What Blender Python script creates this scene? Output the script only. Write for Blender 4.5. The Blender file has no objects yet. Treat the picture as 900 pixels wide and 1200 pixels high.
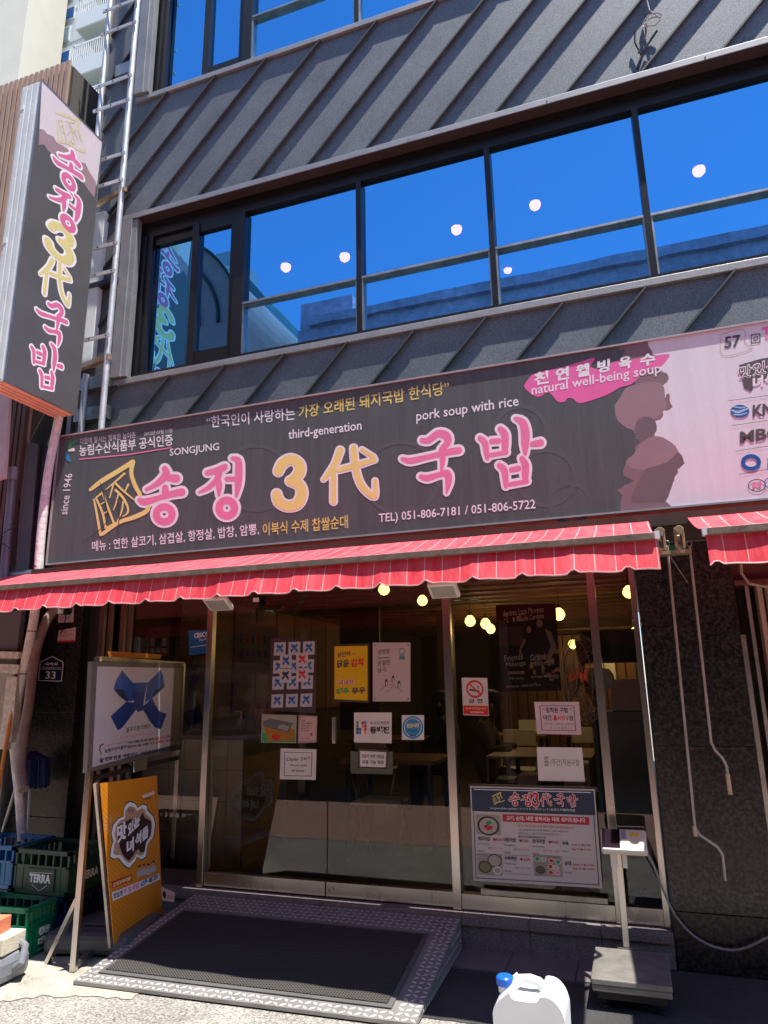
import bpy, bmesh, math, random
from mathutils import Vector, Matrix
from mathutils.geometry import tessellate_polygon
random.seed(7)
R = math.radians
SC = bpy.context.scene
C = SC.collection
# ------------------------------------------------------------------ camera, sky, sun, exposure
CAM = Vector((0, -4.85, 1.6)); F = 815.0
YAW, PITCH, ROLL = R(-19.0552218), R(13.9697098), R(-1.03939256)
_f = Vector((math.sin(YAW)*math.cos(PITCH), math.cos(YAW)*math.cos(PITCH), math.sin(PITCH)))
_r = Vector((math.cos(YAW), -math.sin(YAW), 0)); _u = _r.cross(_f)
_r2 = math.cos(ROLL)*_r + math.sin(ROLL)*_u; _u2 = -math.sin(ROLL)*_r + math.cos(ROLL)*_u
cd = bpy.data.cameras.new('camera'); cam = bpy.data.objects.new('camera', cd); C.objects.link(cam)
mw = Matrix((_r2, _u2, -_f)).transposed().to_4x4(); mw.translation = CAM; cam.matrix_world = mw
cd.sensor_fit = 'VERTICAL'; cd.sensor_height = 24; cd.lens = F/1200*24; cd.clip_end = 2000; cd.clip_start = .05
SC.camera = cam
SUN_DIR = Vector((-.24, .12, -1)).normalized()          # the way the light travels
w = bpy.data.worlds.new('World'); SC.world = w; w.use_nodes = True
nt = w.node_tree; bg = nt.nodes['Background']
sky = nt.nodes.new('ShaderNodeTexSky'); sky.sky_type = 'NISHITA'; sky.sun_disc = False
sky.sun_elevation = math.asin(-SUN_DIR.z); sky.sun_rotation = math.atan2(-SUN_DIR.x, -SUN_DIR.y)
sky.air_density = 1.0; sky.dust_density = .15; sky.ozone_density = 6
nt.links.new(sky.outputs[0], bg.inputs[0]); bg.inputs[1].default_value = .13
sl = bpy.data.lights.new('sun', 'SUN'); sl.energy = 5; sl.angle = R(.5); sl.color = (1, .95, .87)
so = bpy.data.objects.new('sun', sl); C.objects.link(so); so.rotation_euler = SUN_DIR.to_track_quat('-Z', 'Y').to_euler()
SC.view_settings.view_transform = 'Standard'; SC.view_settings.look = 'None'; SC.view_settings.exposure = .88
SC.cycles.max_bounces = 8; SC.cycles.transparent_max_bounces = 12; SC.cycles.glossy_bounces = 4; SC.cycles.diffuse_bounces = 3
SC.cycles.use_denoising = True; SC.cycles.sample_clamp_indirect = 4; SC.cycles.caustics_reflective = False; SC.cycles.caustics_refractive = False

# ------------------------------------------------------------------ a survey point of the photograph -> a point on a real plane
def ray(x, y): return ((x-450)/F)*_r2 - ((y-600)/F)*_u2 + _f
def aty(x, y, Y): v = ray(x, y); return CAM + v*((Y-CAM.y)/v.y)
def atx(x, y, X): v = ray(x, y); return CAM + v*((X-CAM.x)/v.x)
def atz(x, y, Z=0): v = ray(x, y); return CAM + v*((Z-CAM.z)/v.z)
def atp(x, y, P, n): v = ray(x, y); return CAM + v*((P-CAM).dot(n)/v.dot(n))

# ------------------------------------------------------------------ materials
MATS = {}
def mat(name, col, rough=.6, metal=0, var=.12, scale=6, bump=0, bscale=80, fine=0, fscale=400, emit=0, spec=.5, stretch=None, alpha=1, coat=0):
    if name in MATS: return MATS[name]
    m = bpy.data.materials.new(name); m.use_nodes = True; t = m.node_tree; N = t.nodes; L = t.links; p = N['Principled BSDF']
    p.inputs['Roughness'].default_value = rough; p.inputs['Metallic'].default_value = metal
    p.inputs['Specular IOR Level'].default_value = spec; p.inputs['Coat Weight'].default_value = coat
    tc = N.new('ShaderNodeTexCoord'); src = tc.outputs['Object']
    if stretch:
        mp = N.new('ShaderNodeMapping'); mp.inputs['Scale'].default_value = stretch; L.new(src, mp.inputs[0]); src = mp.outputs[0]
    base = (*col, 1)
    if var or fine:
        n1 = N.new('ShaderNodeTexNoise'); n1.inputs['Scale'].default_value = scale; n1.inputs['Detail'].default_value = 8; n1.inputs['Roughness'].default_value = .65
        L.new(src, n1.inputs[0])
        mx = N.new('ShaderNodeMix'); mx.data_type = 'RGBA'
        mx.inputs[6].default_value = (*[c*(1-var) for c in col], 1); mx.inputs[7].default_value = (*[min(1, c*(1+var)) for c in col], 1)
        rp = N.new('ShaderNodeValToRGB'); rp.color_ramp.elements[0].position = .3; rp.color_ramp.elements[1].position = .7
        L.new(n1.outputs[0], rp.inputs[0]); L.new(rp.outputs[0], mx.inputs[0]); out = mx.outputs[2]
        if fine:
            n2 = N.new('ShaderNodeTexNoise'); n2.inputs['Scale'].default_value = fscale; n2.inputs['Detail'].default_value = 2; L.new(src, n2.inputs[0])
            r2 = N.new('ShaderNodeMapRange'); r2.inputs[1].default_value = .3; r2.inputs[2].default_value = .7; r2.inputs[3].default_value = 1-fine; r2.inputs[4].default_value = 1+fine
            L.new(n2.outputs[0], r2.inputs[0])
            m2 = N.new('ShaderNodeVectorMath'); m2.operation = 'SCALE'; L.new(out, m2.inputs[0]); L.new(r2.outputs[0], m2.inputs['Scale']); out = m2.outputs[0]
        L.new(out, p.inputs['Base Color'])
        rr = N.new('ShaderNodeMapRange'); rr.inputs[3].default_value = max(.02, rough*.85); rr.inputs[4].default_value = min(1, rough*1.15); L.new(n1.outputs[0], rr.inputs[0]); L.new(rr.outputs[0], p.inputs['Roughness'])
    else: p.inputs['Base Color'].default_value = base
    if bump:
        nb = N.new('ShaderNodeTexNoise'); nb.inputs['Scale'].default_value = bscale; nb.inputs['Detail'].default_value = 4; L.new(src, nb.inputs[0])
        b = N.new('ShaderNodeBump'); b.inputs['Strength'].default_value = bump; b.inputs['Distance'].default_value = .01
        L.new(nb.outputs[0], b.inputs['Height']); L.new(b.outputs[0], p.inputs['Normal'])
    if emit: p.inputs['Emission Color'].default_value = base; p.inputs['Emission Strength'].default_value = emit
    MATS[name] = m; return m
def glass(name, gcol, gfac, tcol, ior=None, rough=.0, wav=0):
    m = bpy.data.materials.new(name); m.use_nodes = True; t = m.node_tree; N = t.nodes; L = t.links
    N.remove(N['Principled BSDF']); o = N['Material Output']
    g = N.new('ShaderNodeBsdfGlossy'); g.inputs['Color'].default_value = (*gcol, 1); g.inputs['Roughness'].default_value = rough
    tr = N.new('ShaderNodeBsdfTransparent'); tr.inputs[0].default_value = (*tcol, 1); mx = N.new('ShaderNodeMixShader')
    if ior: fr = N.new('ShaderNodeFresnel'); fr.inputs[0].default_value = ior; L.new(fr.outputs[0], mx.inputs[0])
    else: mx.inputs[0].default_value = gfac
    if wav:
        tc = N.new('ShaderNodeTexCoord'); n = N.new('ShaderNodeTexNoise'); n.inputs['Scale'].default_value = .9; L.new(tc.outputs['Object'], n.inputs[0])
        b = N.new('ShaderNodeBump'); b.inputs['Strength'].default_value = wav; b.inputs['Distance'].default_value = .05; L.new(n.outputs[0], b.inputs['Height']); L.new(b.outputs[0], g.inputs['Normal'])
    L.new(tr.outputs[0], mx.inputs[1]); L.new(g.outputs[0], mx.inputs[2]); L.new(mx.outputs[0], o.inputs[0]); return m
CLAD = mat('powder coated cladding', (.195, .207, .222), .6, .64, .16, 1.6, .15, 400, .38, 170, spec=.5)
SEAM = mat('seam cap', (.07, .074, .08), .55, .2, .12, 4)  # cladding paint darkened: the ribs' shaded sides are put into the colour
FLASH = mat('flashing', (.36, .36, .365), .52, .6, .12, 5, .1, 300, .3, 300)
SOFFIT = mat('soffit', (.05, .042, .042), .6, .2, .15, 6)
BLACKFR = mat('black frame', (.02, .02, .022), .35, .4, .1, 6)
STEEL = mat('stainless', (.52, .50, .47), .28, 1, .12, 3, .05, 60, stretch=(1, 1, .15))
STEELD = mat('dull steel', (.42, .41, .39), .42, 1, .25, 9, .1, 90)
GALV = mat('galvanised', (.58, .60, .62), .55, .6, .2, 10)
GRAN = mat('dark granite', (.018, .016, .016), .33, 0, .2, 45, .05, 400, 1.7, 48)
GRAN2 = mat('step granite', (.21, .18, .17), .6, 0, .15, 20, .1, 400, .5, 150)
TILE = mat('paving tile', (.17, .15, .16), .65, 0, .15, 6, .15, 200, .25, 200)
CONC = mat('pale concrete', (.40, .365, .305), .9, 0, .32, 5, 1, 40, .3, 110)
ASPH = mat('aggregate asphalt', (.32, .30, .27), .92, 0, .22, 2.5, 1, 120, .6, 85)
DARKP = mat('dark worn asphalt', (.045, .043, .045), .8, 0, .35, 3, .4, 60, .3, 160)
WHITEP = mat('white paint', (.8, .8, .79), .5, 0, .05, 8)
WHITED = mat('weathered white sheet', (.84, .88, .86), .55, 0, .1, 4, .1, 30)
PINKL = mat('pink ink', (.86, .24, .44), .5, 0, .05, 5)
PALEP = mat('pale pink film', (.78, .80, .85), .5, 0, .05, 2.5, 0, 1, .04, 60, stretch=(8, 1, .4))
YELL = mat('yellow ink', (.88, .76, .26), .5, 0, .04, 5)
YELL2 = mat('light yellow ink', (.75, .68, .2), .5, 0, .03)
OUTL = mat('pale outline ink', (.90, .88, .92), .5, 0, .03)
WINK = mat('white ink', (.88, .92, .94), .5, 0, .02)
SIGNBK = mat('charcoal sign film', (.096, .112, .112), .42, 0, .16, 2.5, 0, 1, .1, 60, stretch=(9, 1, .5))
MAUVE = mat('mauve ink', (.25, .175, .19), .5, 0, .06, 3); MAUVE2 = mat('dark mauve ink', (.18, .135, .145), .5, 0, .06, 3)
MAUVE3 = mat('light mauve ink', (.33, .23, .25), .5, 0, .06, 3)
PATCHP = mat('hot pink ink', (.85, .16, .45), .5, 0, .04)
INKD = mat('dark ink', (.03, .025, .035), .5, 0, 0); INKG = mat('grey ink', (.1, .09, .09), .5, 0, 0)
INKB = mat('navy ink', (.012, .03, .11), .5, 0, .05); BLUE = mat('blue ink', (.01, .12, .42), .5, 0, .05); SKYB = mat('sky blue ink', (.04, .28, .55), .5, 0, .05)
RED = mat('red ink', (.6, .02, .03), .5, 0, .04); GREEN = mat('green ink', (.03, .35, .12), .5, 0, .05)
ORANGE = mat('orange vinyl', (.80, .29, .02), .45, 0, .06, 10); ORANGE2 = mat('deep orange vinyl', (.74, .24, .015), .45, 0, .05)
PAPER = mat('paper', (.74, .72, .73), .8, 0, .04, 5); PAPERP = mat('pink paper', (.66, .47, .47), .8, 0, .04, 5)
YBOARD = mat('yellow card', (.72, .45, .0), .6, 0, .03)
WOODF = mat('warm wood', (.24, .12, .05), .55, 0, .25, 5, .1, 30, stretch=(1, 1, 8))
DARKW = mat('dark wood', (.05, .03, .02), .6, 0, .3, 4)
BROWNSL = mat('brown slat', (.46, .31, .23), .7, 0, .2, 6, .1, 60, stretch=(4, 4, .5)); BROWNDK = mat('dark brown slat', (.12, .075, .055), .7, 0, .2, 6, stretch=(4, 4, .5))
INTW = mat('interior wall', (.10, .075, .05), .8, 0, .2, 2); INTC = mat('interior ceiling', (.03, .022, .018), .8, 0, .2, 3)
CTILE = mat('beige counter tile', (.66, .58, .48), .4, 0, .08, 5)
BLACKP = mat('black plastic', (.018, .018, .02), .45, 0, .1); GREYP = mat('grey plastic', (.10, .10, .105), .5, 0, .12, 6, .05, 200)
CREAMP = mat('cream plastic', (.82, .80, .74), .45, 0, .05); WPLAS = mat('white plastic', (.70, .72, .74), .35, 0, .03, 5)
CGREEN = mat('green crate plastic', (.006, .16, .075), .38, 0, .12, 5); CGREEND = mat('dark green crate plastic', (.01, .06, .035), .38, 0, .12, 5)
CBLUE = mat('blue crate plastic', (.01, .15, .36), .38, 0, .12, 5); CNAVY = mat('navy crate plastic', (.008, .012, .07), .4, 0, .12, 5)
BOTTLE = mat('green bottle glass', (.03, .20, .08), .12, 0, 0, spec=.8); MR_ = mat('picture red', (.45, .05, .04), .6); CAPB = mat('bottle label blue', (.1, .4, .7), .5)
PIPEW = mat('white pipe wrap', (.74, .73, .71), .7, 0, .3, 14, .6, 40); PIPEB = mat('grey brown pipe wrap', (.24, .19, .17), .6, 0, .3, 14, .5, 40)
BULB = mat('lit bulb', (1, .72, .18), .5, emit=2.2, var=0); DOME = mat('lit dome lamp', (1, .60, .20), .5, emit=10, var=0)
SKIN = mat('skin', (.45, .27, .19), .55, 0, .1, 10); CLOTH1 = mat('dark clothing', (.03, .035, .04), .9, 0, .2, 8); CLOTH2 = mat('pale shirt', (.13, .12, .11), .9, 0, .1, 8); HAIR = mat('black hair', (.01, .01, .01), .6)
BRASS = mat('cast bracket', (.42, .32, .20), .5, .6, .25, 20); CARP = mat('rubber edge', (.025, .025, .027), .6, 0, .1)
def brickish(name, c1, c2, cm, sx, sy, sq=.5, rough=.85, rot=None, mort=.03):
    m = bpy.data.materials.new(name); m.use_nodes = True; t = m.node_tree; N = t.nodes; L = t.links; p = N['Principled BSDF']; p.inputs['Roughness'].default_value = rough
    tc = N.new('ShaderNodeTexCoord'); mp = N.new('ShaderNodeMapping'); L.new(tc.outputs['Object'], mp.inputs[0])
    if rot: mp.inputs['Rotation'].default_value = rot
    b = N.new('ShaderNodeTexBrick'); b.inputs['Scale'].default_value = 1; b.inputs['Brick Width'].default_value = sx; b.inputs['Row Height'].default_value = sy; b.inputs['Mortar Size'].default_value = mort*sy; b.offset = sq
    b.inputs['Color1'].default_value = (*c1, 1); b.inputs['Color2'].default_value = (*c2, 1); b.inputs['Mortar'].default_value = (*cm, 1)
    L.new(mp.outputs[0], b.inputs[0]); L.new(b.outputs[0], p.inputs['Base Color']); return m
def mat_mat():
    m = bpy.data.materials.new('mat weave'); m.use_nodes = True; t = m.node_tree; N = t.nodes; L = t.links; p = N['Principled BSDF']; p.inputs['Roughness'].default_value = .9; p.inputs['Specular IOR Level'].default_value = .15
    tc = N.new('ShaderNodeTexCoord'); mp = N.new('ShaderNodeMapping'); mp.inputs['Rotation'].default_value = (0, 0, R(38)); mp.inputs['Scale'].default_value = (50, 50, 50); L.new(tc.outputs['Object'], mp.inputs[0])
    ch = N.new('ShaderNodeTexBrick'); ch.inputs['Scale'].default_value = 1; ch.inputs['Brick Width'].default_value = 1; ch.inputs['Row Height'].default_value = .62; ch.inputs['Mortar Size'].default_value = .16; ch.offset = .5
    ch.inputs['Color1'].default_value = (.014, .0135, .015, 1); ch.inputs['Color2'].default_value = (.018, .017, .018, 1); ch.inputs['Mortar'].default_value = (.075, .07, .064, 1)
    L.new(mp.outputs[0], ch.inputs[0]); L.new(ch.outputs[0], p.inputs['Base Color'])
    b = N.new('ShaderNodeBump'); b.inputs['Strength'].default_value = .4; b.inputs['Distance'].default_value = .003; L.new(ch.outputs[1], b.inputs['Height']); L.new(b.outputs[0], p.inputs['Normal']); return m
def awn_mat():
    m = bpy.data.materials.new('striped awning canvas'); m.use_nodes = True; t = m.node_tree; N = t.nodes; L = t.links; p = N['Principled BSDF']; o = N['Material Output']; p.inputs['Roughness'].default_value = .75
    tc = N.new('ShaderNodeTexCoord'); sp = N.new('ShaderNodeSeparateXYZ'); L.new(tc.outputs['Object'], sp.inputs[0])
    def M_(op, a, b=None):
        n = N.new('ShaderNodeMath'); n.operation = op
        for i, v in enumerate((a, b)):
            if v is None: continue
            if isinstance(v, (int, float)): n.inputs[i].default_value = v
            else: L.new(v, n.inputs[i])
        return n.outputs[0]
    fr = M_('FRACT', M_('MULTIPLY', M_('ADD', sp.outputs[0], 20.03), 1/.0985)); st = M_('LESS_THAN', fr, .045)
    n1 = N.new('ShaderNodeTexNoise'); n1.inputs['Scale'].default_value = 5; n1.inputs['Detail'].default_value = 9; n1.inputs['Roughness'].default_value = .7
    mp = N.new('ShaderNodeMapping'); mp.inputs['Scale'].default_value = (3, 1, .6); L.new(tc.outputs['Object'], mp.inputs[0]); L.new(mp.outputs[0], n1.inputs[0])
    cr = N.new('ShaderNodeValToRGB'); e = cr.color_ramp.elements; e[0].position = .32; e[0].color = (.74, .018, .045, 1); e[1].position = .72; e[1].color = (.78, .11, .13, 1); L.new(n1.outputs[0], cr.inputs[0])
    mx = N.new('ShaderNodeMix'); mx.data_type = 'RGBA'; L.new(st, mx.inputs[0]); L.new(cr.outputs[0], mx.inputs[6]); mx.inputs[7].default_value = (.75, .42, .42, 1)
    L.new(mx.outputs[2], p.inputs['Base Color'])
    nb = N.new('ShaderNodeTexNoise'); nb.inputs['Scale'].default_value = 9; nb.inputs['Detail'].default_value = 5; L.new(mp.outputs[0], nb.inputs[0]); bb = N.new('ShaderNodeBump'); bb.inputs['Strength'].default_value = .45; bb.inputs['Distance'].default_value = .02; L.new(nb.outputs[0], bb.inputs['Height']); L.new(bb.outputs[0], p.inputs['Normal'])
    tl = N.new('ShaderNodeBsdfTranslucent'); L.new(mx.outputs[2], tl.inputs[0]); ms = N.new('ShaderNodeMixShader'); ms.inputs[0].default_value = .06
    L.new(p.outputs[0], ms.inputs[1]); L.new(tl.outputs[0], ms.inputs[2]); L.new(ms.outputs[0], o.inputs[0]); return m
AWN = awn_mat(); MATW = mat_mat()
UGLASS = glass('blue coated glass', (.15, .55, 1.0), .82, (.42, .34, .30), wav=.03)
LGLASS = glass('clear shop glass', (.95, .97, 1), 0, (.78, .80, .78), ior=1.62)

# ------------------------------------------------------------------ geometry helpers
class MB:
    def __init__(s): s.v = []; s.f = []; s.sm = False
    def add(s, vs, fs): n = len(s.v); s.v += [Vector(p) for p in vs]; s.f += [tuple(i+n for i in f) for f in fs]; return s
    def box(s, a, b, rot=None, piv=None):
        a = Vector(a); b = Vector(b); a, b = Vector(map(min, a, b)), Vector(map(max, a, b))
        vs = [Vector((x, y, z)) for x in (a.x, b.x) for y in (a.y, b.y) for z in (a.z, b.z)]
        if rot is not None:
            c = (a+b)/2 if piv is None else Vector(piv); vs = [c + rot @ (p-c) for p in vs]
        return s.add(vs, [(0, 1, 3, 2), (4, 6, 7, 5), (0, 4, 5, 1), (2, 3, 7, 6), (0, 2, 6, 4), (1, 5, 7, 3)])
    def obox(s, o, u, v, n):       # a box from a corner and three edge vectors
        o, u, v, n = map(Vector, (o, u, v, n))
        vs = [o + u*i + v*j + n*k for i in (0, 1) for j in (0, 1) for k in (0, 1)]
        return s.add(vs, [(0, 1, 3, 2), (4, 6, 7, 5), (0, 4, 5, 1), (2, 3, 7, 6), (0, 2, 6, 4), (1, 5, 7, 3)])
    def beam(s, p, q, w, d, up=(0, 0, 1)):
        p = Vector(p); q = Vector(q); t = (q-p).normalized(); up = Vector(up)
        if abs(t.dot(up)) > .95: up = Vector((0, -1, 0))
        a = t.cross(up).normalized(); b = a.cross(t)
        return s.obox(p - a*w/2 - b*d/2, a*w, b*d, q-p)
    def tube(s, pts, r, n=8, closed=False, cap=True):
        pts = [Vector(p) for p in pts]; rs = r if isinstance(r, (list, tuple)) else [r]*len(pts); k0 = len(s.v); m = len(pts)
        prev = None
        for i, p in enumerate(pts):
            if closed: t = pts[(i+1) % m]-pts[i-1]
            else: t = pts[min(i+1, m-1)]-pts[max(i-1, 0)]
            t.normalize()
            if prev is None: a = t.orthogonal().normalized()
            else: a = (prev - t*prev.dot(t)).normalized()
            prev = a; b = t.cross(a)
            for k in range(n): an = 2*math.pi*k/n; s.v.append(p + (a*math.cos(an)+b*math.sin(an))*rs[i])
        for i in range(m if closed else m-1):
            for k in range(n):
                i2 = (i+1) % m; s.f.append((k0+i*n+k, k0+i*n+(k+1) % n, k0+i2*n+(k+1) % n, k0+i2*n+k))
        if cap and not closed: s.f.append(tuple(k0+k for k in range(n))[::-1]); s.f.append(tuple(k0+(m-1)*n+k for k in range(n)))
        s.sm = True; return s
    def lathe(s, c, prof, n=14, axis=(0, 0, 1)):
        c = Vector(c); ax = Vector(axis).normalized(); a = ax.orthogonal().normalized(); b = ax.cross(a); k0 = len(s.v)
        for r, h in prof:
            for k in range(n): an = 2*math.pi*k/n; s.v.append(c + ax*h + (a*math.cos(an)+b*math.sin(an))*r)
        for i in range(len(prof)-1):
            for k in range(n): s.f.append((k0+i*n+k, k0+i*n+(k+1) % n, k0+(i+1)*n+(k+1) % n, k0+(i+1)*n+k))
        s.f.append(tuple(k0+k for k in range(n))[::-1]); s.f.append(tuple(k0+(len(prof)-1)*n+k for k in range(n))); s.sm = True; return s
    def poly(s, pts):
        pts = [Vector(p) for p in pts]; n = len(s.v); s.v += pts
        for t in tessellate_polygon([pts]): s.f.append(tuple(n+i for i in t))
        return s
    def prism(s, pts, ext):
        pts = [Vector(p) for p in pts]; e = Vector(ext); n = len(pts); k = len(s.v); s.v += pts + [p+e for p in pts]
        for t in tessellate_polygon([pts]): s.f.append(tuple(k+i for i in t)); s.f.append(tuple(k+n+i for i in reversed(t)))
        for i in range(n): j = (i+1) % n; s.f.append((k+i, k+j, k+n+j, k+n+i))
        return s
def obj(name, mb, m, parent=None, bevel=0, kind=None, smooth=None):
    me = bpy.data.meshes.new(name); me.from_pydata([tuple(v) for v in mb.v], [], mb.f)
    bm = bmesh.new(); bm.from_mesh(me); bmesh.ops.recalc_face_normals(bm, faces=bm.faces); bm.to_mesh(me); bm.free()
    me.materials.append(m)
    if mb.sm if smooth is None else smooth:
        me.polygons.foreach_set('use_smooth', [True]*len(me.polygons)); me.set_sharp_from_angle(angle=R(40))
    o = bpy.data.objects.new(name, me); C.objects.link(o)
    if bevel:
        b = o.modifiers.new('bevel', 'BEVEL'); b.width = bevel; b.segments = 2; b.limit_method = 'ANGLE'; b.angle_limit = R(40)
    if parent: par(o, parent)
    if kind: o['kind'] = kind
    return o
def par(o, p):
    o.parent = p
    r = p
    while r.parent: r = r.parent
    o.matrix_parent_inverse = Matrix.Translation(-r.location) if p is r else Matrix.Identity(4)
def thing(name, label, cat, loc=(0, 0, 0), group=None):
    o = bpy.data.objects.new(name, None); C.objects.link(o); o.location = loc; o.empty_display_size = .1; return tag(o, label, cat, group)
def tag(o, label, cat, group=None):
    o['label'] = label; o['category'] = cat
    if group: o['group'] = group
    return o
def dup(root, loc, label=None):
    r = root.copy(); C.objects.link(r); r.location = loc
    if label: r['label'] = label
    def rec(a, b):
        for ch in a.children:
            if ch is b: continue
            c = ch.copy(); C.objects.link(c); c.parent = b; rec(ch, c)
    rec(root, r); return r
def struct(name, mb, m, parent=None): o = obj(name, mb, m, parent); o['kind'] = 'structure'; return o

# ------------------------------------------------------------------ flat print: text, strokes and shapes on a surface
PENDING = []; LATE = []
def flush_text():
    """mesh every string of one weight in a single text object, then set each line where it was asked for"""
    for bold in sorted({p[1] for p in PENDING}):
        items = [p for p in PENDING if p[1] == bold]; uniq = sorted({p[0] for p in items})
        c = bpy.data.curves.new('t', 'FONT'); c.body = chr(10).join(uniq); c.size = 1; c.offset = bold; c.resolution_u = 2; c.space_line = 3
        o = bpy.data.objects.new('t', c); C.objects.link(o); me = bpy.data.meshes.new_from_object(o)
        co = [v.co.copy() for v in me.vertices]; lines = [([], [], {}) for _ in uniq]
        ys = None
        for p in me.polygons:
            y = co[p.vertices[0]].y; k = min(len(uniq)-1, max(0, round((-y+.35)/3))); vs, fs, mp = lines[k]
            fs.append(tuple(mp.setdefault(i, len(mp)) for i in p.vertices))
        for vs, fs, mp in lines: vs += [co[i] for i in mp]
        bpy.data.objects.remove(o); bpy.data.curves.remove(c); bpy.data.meshes.remove(me)
        for t, _, P0, U, V, mb in items:
            vs, fs, _m = lines[uniq.index(t)]
            if not vs: continue
            ax = min(v.x for v in vs); bx = max(v.x for v in vs); ay = min(v.y for v in vs); by = max(v.y for v in vs)
            mb.add([P0 + U*((v.x-ax)/(bx-ax)) + V*((v.y-ay)/max(by-ay, .3)) for v in vs], fs)
    for nm, mb, m, parent, kind in LATE:
        o = obj(nm, mb, m, parent, smooth=False); o['kind'] = kind
class Surf:
    """P maps two survey coordinates to a point of the surface; n is its outward normal."""
    def __init__(s, P, n, parent, lift=.0004, step=.00003): s.P = P; s.n = Vector(n).normalized(); s.parent = parent; s.l = lift; s.st = step; s.mb = {}; s.base = lift
    def _m(s, m, nm='lettering'): k = (m.name, nm); s.mb.setdefault(k, (m, nm, MB())); return s.mb[k][2]
    def up(s, k=1): s.l += s.st*k
    def text(s, t, x0, y0, x1, y1, h, m, bold=.01):
        P0 = s.P(x0, y0); U = s.P(x1, y1)-P0; V = s.P(x0, y0-h)-P0; s.up()
        PENDING.append((t, bold, P0 + s.n*s.l, U, V, s._m(m)))
    def poly(s, pts, m, nm='print'): s.up(); s._m(m, nm).poly([s.P(*p) + s.n*s.l for p in pts])
    def quad(s, x0, y0, x1, y1, m, nm='print'): s.poly([(x0, y0), (x1, y0), (x1, y1), (x0, y1)], m, nm)
    def disc(s, cx, cy, rx, ry, m, n=24, nm='print'): s.poly([(cx+rx*math.cos(a*2*math.pi/n), cy+ry*math.sin(a*2*math.pi/n)) for a in range(n)], m, nm)
    def ring(s, cx, cy, rx, ry, w, m, n=28, nm='print'):
        s.up(); k = s._m(m, nm); o = []; 
        for a in range(n):
            for q in (1, -1): o.append(s.P(cx+(rx+q*w/2)*math.cos(a*2*math.pi/n), cy+(ry+q*w/2)*math.sin(a*2*math.pi/n)) + s.n*s.l)
        k.add(o, [(2*a, 2*a+1, (2*a+3) % (2*n), (2*a+2) % (2*n)) for a in range(n)])
    def strokes(s, sts, m, extra=0, nm='lettering'):
        """polylines of (x, y, width), round ended, each piece a hair above the last"""
        base = s.l
        for st in sts:
            st = smooth(st); k = s._m(m, nm)
            for i, (x, y, w) in enumerate(st):
                w = (w+extra)/2; s.l += .000004
                k.add([s.P(x+w*math.cos(a*math.pi/8), y+w*math.sin(a*math.pi/8)) + s.n*s.l for a in range(16)], [tuple(range(16))])
                if i:
                    x0, y0, w0 = st[i-1]; w0 = (w0+extra)/2; d = math.hypot(x-x0, y-y0) or 1; nx, ny = -(y-y0)/d, (x-x0)/d; s.l += .000004
                    k.add([s.P(*q) + s.n*s.l for q in ((x0+nx*w0, y0+ny*w0), (x+nx*w, y+ny*w), (x-nx*w, y-ny*w), (x0-nx*w0, y0-ny*w0))], [(0, 1, 2, 3)])
    def done(s, kind='stuff'):
        for m, nm, mb in s.mb.values(): 
            if kind: LATE.append((nm, mb, m, s.parent, kind))
            else: obj(nm, mb, m, s.parent, smooth=False)
        s.mb = {}
def smooth(st):
    if len(st) < 3: return st
    o = [st[0]]
    for i in range(len(st)-1):
        p0 = st[max(i-1, 0)]; p1 = st[i]; p2 = st[i+1]; p3 = st[min(i+2, len(st)-1)]
        for k in (1, 2, 3):
            t = k/3; o.append(tuple(.5*((2*b)+(c-a)*t+(2*a-5*b+4*c-d)*t*t+(-a+3*b-3*c+d)*t**3) for a, b, c, d in zip(p0, p1, p2, p3)))
    return o
def ringpts(cx, cy, rx, ry, w, n=12): return [(cx+rx*math.cos(2*math.pi*k/n), cy+ry*math.sin(2*math.pi*k/n), w) for k in range(n+1)]
def Z(ox, oy, sc, sts): return [[(ox+x/sc, oy+y/sc, w/sc) for x, y, w in st] for st in sts]
G = {}
G['song'] = Z(100, 520, 7.5, [[(700, 222, 55), (712, 270, 70), (660, 330, 58), (600, 372, 42), (540, 402, 32)], [(740, 300, 60), (800, 305, 72)],
    [(703, 388, 56), (706, 430, 66)], [(478, 495, 40), (525, 512, 62), (640, 478, 46), (760, 442, 56), (850, 425, 66)], ringpts(695, 620, 70, 66, 62)])
G['jeong'] = Z(210, 510, 7.5, [[(250, 330, 48), (330, 312, 58), (400, 280, 58)], [(352, 330, 60), (330, 395, 55), (260, 460, 42), (180, 500, 24)],
    [(350, 400, 44), (352, 450, 54), (350, 530, 24)], [(420, 385, 42), (480, 385, 46)], [(468, 203, 34), (520, 225, 60), (525, 330, 66), (520, 430, 62), (503, 540, 24)], ringpts(420, 640, 68, 68, 66)])
G['three'] = Z(310, 510, 6.43, [[(105, 272, 66), (135, 215, 74), (200, 182, 72), (262, 220, 76), (262, 285, 76), (210, 345, 66)],
    [(195, 345, 66), (262, 375, 72), (283, 440, 76), (250, 515, 76), (175, 535, 72), (110, 500, 74), (92, 445, 66)]])
G['dae'] = Z(310, 510, 6.43, [[(570, 115, 50), (535, 210, 46), (490, 280, 40), (445, 335, 24)], [(520, 265, 40), (520, 380, 40), (520, 500, 42)],
    [(560, 262, 38), (700, 225, 40), (830, 185, 34)], [(672, 98, 46), (680, 200, 46), (705, 320, 46), (750, 405, 46), (830, 462, 40), (833, 345, 30)], [(735, 108, 26), (822, 165, 30)]])
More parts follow.
